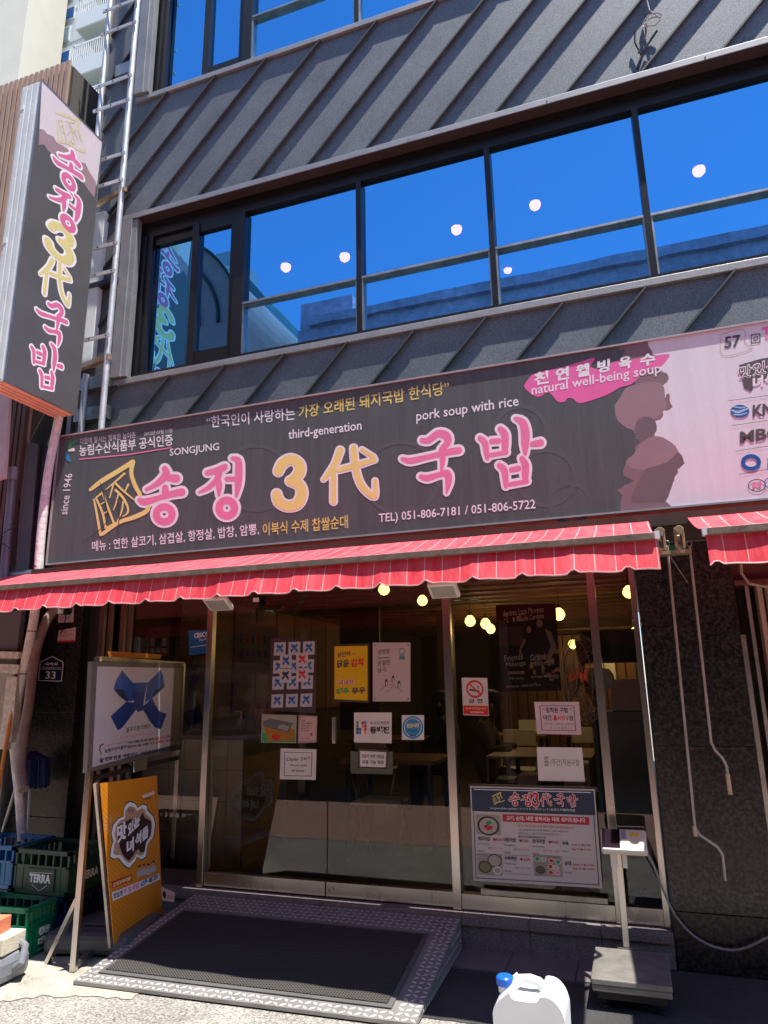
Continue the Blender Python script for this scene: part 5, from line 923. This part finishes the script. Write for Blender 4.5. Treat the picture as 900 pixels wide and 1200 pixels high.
# ---- crates and bottles
def crate(x, y, z, w_, d, h, m, name, label, rot=0, text=None, textr=None, inner=True):
    t = thing(name, label, 'crate', (x, y, z), 'bottle crates left of the doors'); rt = Matrix.Rotation(rot, 3, 'Z'); o = Vector((x, y, z))
    def Bx(b, a, c): b.box(o+Vector(a), o+Vector(c), None); n = len(b.v)-8; b.v[n:] = [o+rt@(p-o) for p in b.v[n:]]
    th = .014; b = MB(); Bx(b, (0, 0, 0), (w_, d, .012))
    for (a0, a1, ax) in (((0, 0), (w_, th), 0), ((0, d-th), (w_, d), 0), ((0, 0), (th, d), 1), ((w_-th, 0), (w_, d), 1)):
        e = .0015 if ax else 0
        Bx(b, (a0[0]+e, a0[1]+e, .0125), (a1[0]-e, a1[1]-e, h*.64))
    obj('shell', b, m, t)
    for (a0, a1, ax) in (((0, 0), (w_, th), 0), ((0, d-th), (w_, d), 0), ((0, 0), (th, d), 1), ((w_-th, 0), (w_, d), 1)):
        e = .0015 if ax else 0; b = MB(); Bx(b, (a0[0]-.006, a0[1]-.006, h*.90+e), (a1[0]+.006, a1[1]+.006, h+e)); Bx(b, (a0[0]-.004, a0[1]-.004, h*.60+e), (a1[0]+.004, a1[1]+.004, h*.64+.002+e)); Bx(b, (a0[0]-.004, a0[1]-.004, e), (a1[0]+.004, a1[1]+.004, .025+e))
        n = 7; L_ = w_ if ax == 0 else d
        for k in range(n+1):
            if k in (3, 4) and n == 7: pass
            u = k*(L_-.012)/n
            if ax == 0: Bx(b, (u, a0[1]-.003, .02), (u+.012, a1[1]+.003, h*.92))
            else: Bx(b, (a0[0]-.003, u, .02), (a1[0]+.003, u+.012, h*.92))
        obj('rim_ribs', b, m, t)
    if text:
        s = Surf(lambda a, c: o+rt@Vector((w_*a/100, -.0, h*(1-c/100))), rt@Vector((0, -1, 0)), t, lift=.0085)
        s.quad(24, 42, 76, 92, m); s.text(text, 30, 74, 70, 74, 20, WINK, .05)
        if text == 'TERRA': s.strokes([[(30, 52, 1), (72, 50, 1)], [(36, 78, 1), (50, 92, 1)], [(50, 92, 1), (64, 78, 1)]], WINK, nm='print')
        s.done()
    if textr:
        s = Surf(lambda a, c: o+rt@Vector((w_, d*a/100, h*(1-c/100))), rt@Vector((1, 0, 0)), t, lift=.0085)
        s.quad(24, 42, 76, 92, m)
        if len(textr) == 2: s.text(textr[0], 36, 64, 72, 64, 16, WINK, .07); s.text(textr[1], 36, 84, 72, 84, 16, WINK, .07); s.strokes([[(34, 92, 1), (70, 91, 1)]], WINK, nm='print')
        else: s.text(textr, 30, 74, 76, 72, 20, WINK, .05)
        s.done()
    return o, rt, t
bot = None
def bottles(o, rt, w_, d, nx, ny, zb, ww, nmax=99):
    global bot
    for i in range(nx):
        for j in range(ny):
            if i*ny+j >= nmax: continue
            p = o+rt@Vector((w_*(i+.5)/nx, d*(j+.5)/ny, zb))
            if bot is None:
                bot = thing('bottle', 'empty green glass bottle standing in the '+ww, 'bottle', p, 'empty green bottles in the crates'); b = MB()
                b.lathe(p, [(.027, 0), (.03, .01), (.03, .12), (.026, .15), (.013, .19), (.0125, .235), (.014, .236), (.014, .245)], 12); obj('glass', b, BOTTLE, bot)
                b = MB(); b.lathe(p, [(.0305, .04), (.0305, .1)], 12); obj('label', b, CAPB, bot)
            else: dup(bot, p, 'empty green glass bottle standing in the '+ww)
o, rt, t = crate(-4.10, -.80, .29, .455, .36, .27, CGREEND, 'beer_crate', 'dark green crate stacked on a navy crate beside the stand', 0, 'TERRA', 'TERRA'); bottles(o, rt, .455, .36, 5, 4, .016, 'dark green crate')
crate(-4.10, -.80, .0, .455, .36, .285, CNAVY, 'beer_crate', 'navy crate under the dark green crate', 0, None, 'Cass')
o, rt, t = crate(-4.62, -.76, .29, .455, .36, .27, CBLUE, 'soju_crate', 'bright blue crate stacked left of the dark green crate', 0, 'JINRO', None); bottles(o, rt, .455, .36, 5, 4, .016, 'bright blue crate')
crate(-4.62, -.76, 0, .455, .36, .285, CNAVY, 'beer_crate', 'navy crate under the bright blue crate', 0)
o, rt, t = crate(-4.17, -1.09, .0, .47, .28, .285, CGREEN, 'soju_crate', 'bright green crate on the ground in front of the crate stacks', R(4), None, ('좋은', '데이')); bottles(o, rt, .47, .28, 6, 4, .016, 'bright green crate')
# grey canister with blocks on it
gj = thing('grey_canister', 'grey plastic canister lying on the cement at the left edge', 'canister', (-3.75, -1.5, 0))
b = MB(); b.box((-3.97, -1.46, .0), (-3.50, -1.20, .15)); obj('body', b, mat('grey can', (.20, .21, .24), .4, 0, .1), gj, bevel=.045); b = MB(); b.tube([(-3.52, -1.33, .06), (-3.46, -1.32, .1), (-3.48, -1.28, .17), (-3.55, -1.25, .18)], .02, 8); obj('handle', b, MATS['grey can'], gj)
b = MB(); b.box((-3.84, -1.44, .151), (-3.52, -1.25, .24), Matrix.Rotation(R(8), 3, 'Z')); tag(obj('cream_block', b, mat('cream foam', (.68, .62, .48), .8, 0, .1, 20, .3, 100), bevel=.005), 'cream block lying on the grey canister', 'block')
b = MB(); b.box((-3.82, -1.42, .242), (-3.60, -1.29, .32), Matrix.Rotation(R(12), 3, 'Z')); tag(obj('orange_box', b, mat('salmon box', (.72, .22, .12), .6, 0, .05), bevel=.003), 'small salmon orange box on top of the cream block', 'box')
# mop, sticks, pipes
mp_ = thing('mop', 'upturned mop with a navy string head leaning on the left granite pier', 'mop', aty(33, 1010, -.3)); pm = aty(37, 902, -.28)
b = MB()
for k in range(150):
    a = random.uniform(0, 6.28); r = random.uniform(.06, .17); z1 = random.uniform(-.15, -.1); p = pm+Vector((0, 0, .13))
    b.tube([p+Vector((math.cos(a)*.02, math.sin(a)*.015, random.uniform(-.02, .01))), p+Vector((math.cos(a)*r*.9, math.sin(a)*r*.6, -.05)), p+Vector((math.cos(a)*r, math.sin(a)*r*.6, -.27+random.uniform(0, .05)))], .006, 4)
obj('mop_head', b, mat('navy yarn', (.012, .026, .11), .9, 0, .3, 30), mp_, kind='stuff'); b = MB(); b.tube([pm-Vector((0, 0, .1)), aty(31, 1015, -.32)], .011, 8); obj('handle', b, GALV, mp_)
b = MB(); b.tube([aty(15, 832, -.45), aty(11, 850, -.47), aty(3, 895, -.5), aty(-6, 950, -.55)], [.010, .016, .013, .013], 8); st_ = thing('wooden_stick', 'orange wooden stick leaning at the left edge beside the wrapped pipes', 'stick', aty(-6, 950, -.55)); obj('shaft', b, mat('orange wood', (.62, .24, .04), .6, 0, .2, 20), st_)
b = MB(); b.tube([aty(24, 905, -.35), aty(3, 975, -.4)], .012, 8); tag(obj('grey_pole', b, STEELD), 'thin grey pole leaning behind the blue crate', 'pole')
pp = thing('wrapped_pipe', 'white wrapped drain pipe running down from the blade sign past the awning', 'pipe', aty(25, 965, -.25))
b = MB(); b.tube([aty(x, y, -.40) for x, y in smooth([(70, 484), (66, 505), (58, 545), (52, 590), (47, 640), (44, 690), (39, 730), (30, 775), (22, 815), (18, 850), (17, 880)])], .036, 12); obj('upper_run', b, PIPEW, pp)
b = MB(); b.tube([aty(x, y, -.39) for x, y in smooth([(20, 835), (17, 870), (19, 900), (23, 935), (26, 985)])], .034, 12); obj('lower_run', b, PIPEW, pp)
for x, y in ((44, 664), (37, 740), (27, 790)): p = aty(x, y, -.4); b = MB(); b.tube([p+Vector((math.cos(a*.63)*.038, math.sin(a*.63)*.038, 0)) for a in range(10)], .004, 5, closed=True); obj('tie', b, BLACKP, pp)
pp = thing('wrapped_pipe', 'brown wrapped pipe curving out of the left pier beside the white pipe', 'pipe', aty(28, 900, -.25))
b = MB(); b.tube([aty(x, y, -.22-.12*k/8) for k, (x, y) in enumerate(smooth([(70, 713), (62, 716), (52, 733), (43, 760), (38, 790), (34, 825), (28, 860), (24, 900), (28, 925)]))][:], .038, 12); obj('run', b, PIPEB, pp)
b = MB(); b.lathe(aty(70, 713, -.22), [(.046, -.03), (.046, .05)], 12, (1, 0, 0)); obj('collar', b, PIPEW, pp)

# ================================================================== RAMP, MAT, SCALE, JERRYCAN
rp = thing('checker_plate_ramp', 'silver checker plate ramp with a black mat in front of the doors', 'ramp', (-2.2, -.65, 0))
A0, A1, Bk0, Bk1 = Vector((-3.14, -1.255, .018)), Vector((-1.15, -1.19, .018)), Vector((-3.12, -.128, .172)), Vector((-1.17, -.128, .172))
def RP(u, v, h=0): return (A0*(1-u)+A1*u)*(1-v)+(Bk0*(1-u)+Bk1*u)*v+Vector((0, -.14, .99))*h
PLATE = mat('checker plate', (.27, .26, .255), .45, .3, .18, 6, .1, 60)
b = MB(); top = [RP(0, 0), RP(1, 0), RP(1, 1), RP(0, 1)]; bot_ = [Vector((p.x, p.y, .001)) for p in top]; b.add(top+bot_, [(0, 1, 2, 3), (0, 1, 5, 4), (1, 2, 6, 5), (2, 3, 7, 6), (3, 0, 4, 7)]); obj('plate', b, PLATE, rp)
b = MB(); MX0, MX1, MY0, MY1 = .045, .925, .08, .78; pitch = .05
def loz(P, c, d, w=.022, hh=.0045, ww=.009):
    a, e = d; vs = [P(c[0]+a*w, c[1]+e*w, hh*.2), P(c[0]-e*ww, c[1]+a*ww, hh*.2), P(c[0]-a*w, c[1]-e*w, hh*.2), P(c[0]+e*ww, c[1]-a*ww, hh*.2), P(c[0], c[1], hh)]
    b.add(vs, [(0, 1, 4), (1, 2, 4), (2, 3, 4), (3, 0, 4)])
W_, D_ = 1.98, 1.10
PT = lambda x, y, h: RP(x/W_, y/D_, h)
nx, ny = int(W_/pitch*1.25), int(D_/pitch*1.25)
for i in range(nx):
    for j in range(ny):
        x = (i+.5)*W_/nx; y = (j+.5)*D_/ny; u = x/W_; v = y/D_
        if MX0-.012 < u < MX1+.012 and MY0-.02 < v < MY1+.02: continue
        k = (i+j) % 2; loz(PT, (x, y), (.8, .6) if k else (-.8, .6))
for i in range(26):
    for j in range(3):
        y = -1.13+i*.038; zt = .018+(y+1.19)/1.06*.15; z = .02+j*.045
        if z < zt-.015: k = (i+j) % 2; loz(lambda a, c, h: Vector((-1.149-.02*(a+1.19)/1.06+h, a, c)), (y, z), (.6, .8) if k else (-.6, .8), .016)
obj('tread_pattern', b, mat('plate lozenges', (.62, .60, .58), .35, .2, .1, 6), rp, kind='stuff', smooth=False)
mt = thing('door_mat', 'black ribbed door mat lying on the checker plate ramp', 'mat', RP(.5, .5, .01))
def slab(u0, v0, u1, v1, h0, h1, m, nm): b = MB(); b.add([RP(u0, v0, h0), RP(u1, v0, h0), RP(u1, v1, h0), RP(u0, v1, h0), RP(u0, v0, h1), RP(u1, v0, h1), RP(u1, v1, h1), RP(u0, v1, h1)], [(0, 1, 2, 3), (4, 5, 6, 7), (0, 1, 5, 4), (1, 2, 6, 5), (2, 3, 7, 6), (3, 0, 4, 7)]); return obj(nm, b, m, mt)
slab(MX0, MY0, MX1, MY1, .004, .009, mat('mat edge', (.10, .10, .10), .6), 'rubber_edge'); slab(MX0+.014, MY0+.025, MX1-.014, MY1-.025, .0095, .014, MATW, 'pile')
# platform scale
sc_ = thing('platform_scale', 'steel platform scale with a cream display head beside the step', 'scale', (-.17, -.5, 0))
b = MB(); b.box((-.355, -.755, .115), (.03, -.30, .145)); b.box((-.352, -.752, .085), (.027, -.303, .116)); obj('platform', b, mat('worn scale steel', (.22, .21, .19), .5, .25, .25, 8, .1, 80), sc_, bevel=.006)
b = MB(); b.box((-.33, -.72, .045), (.0, -.33, .084)); obj('body', b, BLACKP, sc_)
for x in (-.30, -.03):
    for y in (-.69, -.36): b = MB(); b.lathe((x, y, .0), [(.022, 0), (.022, .015), (.008, .02), (.008, .045)], 12); obj('foot', b, BLACKP, sc_)
cp = Vector((-.185, -.275, .14)); hp = aty(731, 986, -.29)
b = MB(); b.beam(cp, Vector((cp.x, cp.y, hp.z-.03)), .035, .025, (0, -1, 0)); obj('column', b, STEEL, sc_, bevel=.003)
b = MB(); b.box((cp.x-.05, cp.y-.02, .125), (cp.x+.06, cp.y+.03, .15)); obj('column_foot', b, STEELD, sc_)
b = MB(); b.box((cp.x-.045, cp.y-.025, hp.z-.14), (cp.x-.01, cp.y+.0, hp.z-.03)); b.box((cp.x+.02, cp.y-.025, hp.z-.14), (cp.x+.045, cp.y+.0, hp.z-.03)); b.box((cp.x-.04, cp.y-.03, hp.z-.06), (cp.x+.045, cp.y+.02, hp.z-.03)); obj('neck_bracket', b, CREAMP, sc_)
rt = Matrix.Rotation(R(38), 3, 'X')@Matrix.Rotation(0, 3, 'Z')
b = MB(); hc = Vector((hp.x, -.29, hp.z)); b.box(hc+Vector((-.125, -.075, -.028)), hc+Vector((.125, .075, .018)), rt, hc); hd = obj('head', b, CREAMP, sc_, bevel=.012)
b = MB(); b.box(hc+Vector((-.118, -.062, .0183)), hc+Vector((-.02, .066, .021)), rt, hc); obj('display_window', b, mat('dark display', (.02, .012, .02), .08), hd)
b = MB(); b.box(hc+Vector((-.015, -.06, .0183)), hc+Vector((.118, .066, .0205)), rt, hc); obj('key_panel', b, mat('cream label', (.8, .78, .62), .4), hd)
b = MB(); b.box(hc+Vector((.035, .02, .0206)), hc+Vector((.085, .045, .0216)), rt, hc); obj('yellow_sticker', b, mat('yellow sticker', (.8, .6, .05), .4), hd)
b = MB(); b.box(hc+Vector((-.012, .0, .0206)), hc+Vector((.015, .06, .0216)), rt, hc); obj('keys', b, mat('grey keys', (.35, .42, .45), .4), hd)
b = MB(); q0 = hc+rt@Vector((-.03, .09, .02)); b.beam(aty(722, 968, -.24), aty(755, 969, -.24), .012, .004); obj('rear_rail', b, mat('clear rail', (.25, .25, .22), .2), sc_)
b = MB(); b.tube([hc+Vector((.10, .02, -.03))]+[aty(x, y, Y) for x, y, Y in smooth([(765, 1012, -.2), (778, 1045, -.16), (791, 1072, -.14), (812, 1096, -.14), (838, 1110, -.15), (866, 1113, -.15), (895, 1101, -.15), (935, 1080, -.15)])], .0065, 8); obj('power_cable', b, mat('cable grey', (.30, .29, .28), .5), sc_)
b = MB(); b.tube([hc+Vector((.09, .03, -.03)), aty(775, 1037, -.12)], .005, 6); obj('thin_cable', b, BLACKP, sc_)
# jerrycan
jc = thing('jerrycan', 'white plastic jerrycan with a blue screw cap in the foreground', 'jerrycan', (-.55, -1.42, 0))
jx, jy = -.555, -1.40
b = MB(); prof = [(-.145, 0), (.145, 0), (.15, .24), (.135, .285), (.10, .318), (.055, .322), (.035, .30), (-.055, .30), (-.075, .322), (-.085, .318), (-.135, .275), (-.15, .24)]
prof = smooth([(x, z, 0) for x, z in prof[2:]]); b.prism([(jx-.145, jy-.115, 0), (jx+.145, jy-.115, 0)]+[(jx+q[0], jy-.115, q[1]) for q in prof], (0, .23, 0)); body = obj('body', b, WPLAS, jc, bevel=.03, smooth=True); body.modifiers[0].segments = 5; body.modifiers[0].angle_limit = R(25)
b = MB(); b.tube([(jx-.07, jy, .312), (jx-.045, jy, .337), (jx+.0, jy, .345), (jx+.035, jy, .335), (jx+.06, jy, .31)], [.022, .021, .018, .021, .024], 12); obj('handle', b, WPLAS, jc)
for k in range(3): b = MB(); b.box((jx-.147, jy-.118, .05+k*.06), (jx+.147, jy+.118, .062+k*.06)); obj('moulded_band', b, WPLAS, jc, bevel=.006)
b = MB(); b.lathe((jx-.112, jy, .285), [(.03, 0), (.03, .03)], 20); obj('neck', b, WPLAS, jc)
b = MB(); c0 = Vector((jx-.112, jy, .31)); b.lathe(c0, [(.035, 0), (.037, .004), (.037, .030), (.031, .036)], 28)
for k in range(24): a = k*math.pi/12; b.box(c0+Vector((.036*math.cos(a)-.002, .036*math.sin(a)-.002, .002)), c0+Vector((.036*math.cos(a)+.002, .036*math.sin(a)+.002, .03)))
obj('cap', b, mat('blue cap', (.01, .13, .62), .3), jc)

# ================================================================== NEIGHBOURS AND FAR BUILDINGS
nb = thing('timber_slat_building', 'neighbouring building clad in brown timber slats left of the blade sign', 'building', (-7, 0, 0))
NX = -5.0; NY = -.25
b = MB(); b.box((-12, NY, 3.2), (NX, 3, 8.03)); obj('wall', b, mat('slat backing', (.10, .07, .05), .8), nb)
b = MB()
for k in range(96): x = NX-.035-k*.07; b.box((x, NY-.035, 3.25), (x+.045, NY-.001, 8.03+.02))
obj('slat', b, BROWNSL, nb, kind='stuff')
b = MB(); b.box((NX, NY+.02, 3.2), (NX+.03, 3, 8.0)); obj('side_panel', b, mat('grey corrugated side', (.14, .12, .10), .6, .3, .1, 4, 0, 1, .2, 12, stretch=(1, 12, .1)), nb)
b = MB()
for k in range(40): x = NX-.03-k*.06; b.box((x, NY-.08, 2.2), (x+.04, NY-.036, 4.6))
obj('slat', b, BROWNDK, nb, kind='stuff')
b = MB(); b.box((-12, NY-.03, 0), (NX-.01, 3, 3.19)); obj('lower_wall', b, mat('grey render', (.28, .25, .25), .8, 0, .1, 3), nb)
lp = thing('dark_grey_panel', 'dark grey metal panel standing between the slats and the wrapped pipe', 'panel', (-4.9, -.3, 2.3)); b = MB(); b.prism([aty(x, y, -.30) for x, y in ((32, 518), (45, 520), (33, 672), (17, 672))], (0, .15, 0)); obj('sheet', b, GREYP, lp); b = MB(); b.prism([aty(x, y, -.28) for x, y in ((45, 520), (56, 522), (44, 672), (33, 672))], (0, .1, 0)); obj('return', b, BLACKP, lp)
gp_ = thing('grey_conduit', 'blue grey conduit rising beside the brown slats at the left edge', 'conduit', aty(5, 680, -.45)); b = MB(); b.tube([aty(15, 555, -.45), aty(9, 620, -.45), aty(3, 700, -.45)], .033, 10); obj('tube', b, mat('conduit grey', (.16, .18, .21), .5, .2), gp_); b = MB(); b.tube([aty(16, 548, -.45), aty(15, 562, -.45)], .037, 10); obj('socket', b, mat('conduit light', (.24, .26, .29), .5), gp_)
b = MB(); b.tube([aty(x, y, -.4) for x, y in smooth([(54, 482), (34, 520), (28, 560), (22, 620), (20, 672)])], .004, 5); tag(obj('thin_cable', b, mat('cable', (.12, .11, .11), .6)), 'thin cable hanging from the blade sign down over the dark grey panel', 'cable')
b = MB(); b.tube([aty(x, y, -.5) for x, y in ((-5, 632), (8, 622), (20, 615))], .005, 5); b2 = MB(); b2.tube([aty(x, y, -.5) for x, y in ((-5, 632), (8, 640), (18, 648))], .005, 5)
tag(obj('black_cable', b, BLACKP), 'short black cable rising across the grey conduit at the left edge', 'cable'); tag(obj('black_cable', b2, BLACKP), 'short black cable falling across the grey conduit at the left edge', 'cable')
ws = thing('pinkish_board', 'weathered pinkish board at the far left under the blade sign', 'panel', aty(4, 520, -.6)); b = MB(); b.prism([aty(x, y, -.6) for x, y in ((-30, 455), (11, 462), (5, 560), (-30, 570))], (0, .03, 0)); obj('sheet', b, mat('pinkish panel', (.55, .45, .45), .6), ws)
wp = thing('whitewashed_frame', 'weathered white timber frame with a dark board above it at the left edge', 'frame', aty(5, 800, -.45))
b = MB(); b.prism([aty(x, y, -.42) for x, y in ((-30, 716), (25, 716), (20, 762), (-30, 762))], (0, .05, 0)); obj('dark_board', b, GREYP, wp)
for c_ in (((-30, 762), (22, 764), (21, 772), (-30, 770)), ((-30, 777), (22, 779), (20, 790), (-30, 786)), ((8, 793), (20, 793), (13, 870), (-1, 870)), ((-30, 870), (10, 870), (9, 878), (-30, 878))):
    b = MB(); b.prism([aty(x, y, -.46) for x, y in c_], (0, .05, 0)); obj('rail', b, mat('flaking white', (.58, .55, .48), .8, 0, .3, 30, .4, 60), wp)
b = MB(); b.prism([aty(x, y, -.40) for x, y in ((-30, 765), (20, 765), (12, 875), (-30, 875))], (0, .03, 0)); obj('infill', b, mat('dull cream', (.38, .35, .30), .8, 0, .15, 10), wp)
# tower with balconies, cream building
tw = thing('apartment_tower', 'pale blue white apartment tower with stacked balconies far behind the ladder', 'building', (-38, 30, 0)); TY = 30
TWM = mat('tower panel', (.56, .60, .62), .7, 0, .04, .3); zt0 = 20
xr = aty(122, 40, TY).x; xl = aty(21, 88, TY).x
b = MB(); b.box((xl, TY, 0), (xr+14, TY+16, 95)); obj('wall', b, TWM, tw)
b = MB()
for k in range(30): z = 3.4*k+1.5; b.box((xl, TY-.03, z), (xr-1.5, TY-.001, z+.12))
obj('floor_joint', b, mat('joint grey', (.40, .44, .46), .7), tw, kind='stuff')
BF = 27.6; zb1 = aty(113, 62, BF).z; fl = aty(118, 6, BF).z-zb1; xb0 = aty(84, 72, BF).x; hp1 = zb1-aty(112, 80, BF).z; hr = aty(115, 43, BF).z-zb1
for k in range(-3, 4):
    z = zb1+k*fl; x1 = xr+6
    b = MB(); b.box((xb0, BF, z-hp1), (x1, TY-.01, z)); bal = obj('balcony', b, TWM, tw)
    b = MB(); b.box((xb0+.1, BF+.1, z-hp1-.03), (x1, TY-.02, z-hp1-.001)); obj('balcony_soffit', b, mat('soffit grey', (.35, .40, .38), .8), bal)
    b = MB(); b.box((xb0, BF, z+hr-.1), (x1, BF+.08, z+hr)); b.box((xb0, BF, z+hr-.1), (xb0+.08, TY-.05, z+hr))
    for q in range(40): b.box((xb0+q*.2, BF+.01, z), (xb0+q*.2+.05, BF+.05, z+hr))
    for q in range(10): b.box((xb0+.01, BF+.1+q*.23, z), (xb0+.06, BF+.15+q*.23, z+hr))
    obj('railing', b, WHITEP, bal, kind='stuff')
for k in range(-3, 4):
    for (xa, xb, ya, yb_) in ((78, 88, 8, 24), (72, 82, 32, 50)):
        p = aty(xa, yb_, TY); q = aty(xb, ya, TY); b = MB(); b.box((p.x-.1, TY-.06, p.z+k*fl-.1), (q.x+.1, TY-.002, q.z+k*fl+.1)); wf = obj('window', b, WHITEP, tw); b = MB(); b.box((p.x, TY-.08, p.z+k*fl), (q.x, TY-.061, q.z+k*fl)); obj('pane', b, mat('tower glass', (.03, .13, .38), .1) if ya == 8 else mat('tower glass pale', (.28, .42, .46), .2), wf)
cb_ = thing('cream_building', 'plain cream building at the top left corner beside the pale tower', 'building', (-45, 25, 0)); b = MB(); xc = aty(28, 40, 26).x; b.box((xc-14, 26, 0), (xc, 29.5, 60)); b.box((xc-14, 25.98, 0), (xc, 26, aty(10, -8, 26).z)); obj('wall', b, mat('cream render', (.66, .62, .52), .8, 0, .05, .5), cb_)

# ---- across the street: seen only as reflections in the glass
op = thing('opposite_building', 'long pale parapet building across the street, mirrored low in the ribbon windows', 'building', (0, -18, 0))
OPM = mat('opposite render', (.48, .34, .46), .8, 0, .3, .6, 0, 1, .2, 5); b = MB(); b.box((-9.5, -26, 0), (16, -14.2, 13.1)); b.box((-9.5, -20, 13.11), (-7.6, -14.4, 14.2)); obj('wall', b, OPM, op); b = MB(); b.box((-9.0, -26, 13.101), (16.2, -14, 13.4)); obj('parapet', b, OPM, op)
for k in range(10):
    for z in (4.6, 8.0): b = MB(); b.box((-8.6+k*2.4, -14.2, z), (-7+k*2.4, -14.15, z+1.6)); obj('window', b, mat('opposite window', (.05, .06, .07), .2), op)
cn = thing('street_canopy', 'dark canopy over the shops across the street, mirrored in the doors', 'canopy', (0, -9, 0)); b = MB(); b.box((-22, -14, 3.0), (16, -5.3, 3.15)); obj('roof_sheet', b, DARKW, cn); b = MB(); b.box((-22, -8.2, 0), (16, -8, 3.0)); obj('shop_wall', b, mat('dim shopfronts', (.07, .06, .06), .6, 0, .5, 1.2), cn)  # unseen canopy, added to keep the ground mirrored in the doors dark
for k in range(12): b = MB(); b.box((-21+k*3.2, -5.5, 0), (-20.88+k*3.2, -5.38, 3.0)); obj('post', b, STEELD, cn)
dm = thing('vaulted_arcade', 'brown ribbed vault across the street, mirrored in the sliding window', 'building', (-14, -16, 0)); b = MB(); VR = 3.5; vc = Vector((-13.9, -16, 12.6)); n = 28
for i in range(n+1):
    a = math.pi*i/n
    for y in (-12, -22): b.v.append(Vector((vc.x+VR*math.cos(a), y, vc.z+VR*math.sin(a))))
for i in range(n): b.f.append((2*i, 2*i+1, 2*i+3, 2*i+2))
b.f.append(tuple(range(0, 2*n+2, 2))); b.box((vc.x-VR, -22, 0), (vc.x+VR, -12.01, vc.z)); obj('shell', b, mat('vault brown', (.34, .17, .17), .7, 0, .2, .5), dm, smooth=False)
for rr in (1.0, .8, .6, .4): b = MB(); b.tube([(vc.x+VR*rr*math.cos(math.pi*i/24), -11.95, vc.z+VR*rr*math.sin(math.pi*i/24)) for i in range(25)], .06, 5); obj('rib', b, BLACKP, dm)
t2 = thing('glass_tower', 'blue glass office tower far across the street, mirrored in the sliding window', 'building', (-45, -62, 0)); b = MB(); b.box((-46, -66, 0), (-41.2, -60, 53.5)); obj('shaft', b, mat('tower blue', (.30, .30, .34), .3, 0, .1, .4), t2)
for k in range(25): b = MB(); b.box((-46.1, -59.99, 3+k*2), (-41.1, -59.8, 3.5+k*2)); obj('floor_band', b, mat('band pale', (.45, .5, .55), .6), t2)
t3 = thing('teal_office', 'teal glass office block far across the street, mirrored beside the sliding window', 'building', (-30, -45, 0)); b = MB(); b.prism([(-31.6, -45, 0), (-28, -45, 0), (-28, -45, 35.6), (-30.6, -45, 39), (-31.6, -45, 39)], (0, -9, 0)); obj('block', b, mat('teal glass', (.10, .16, .18), .2), t3)
flush_text()
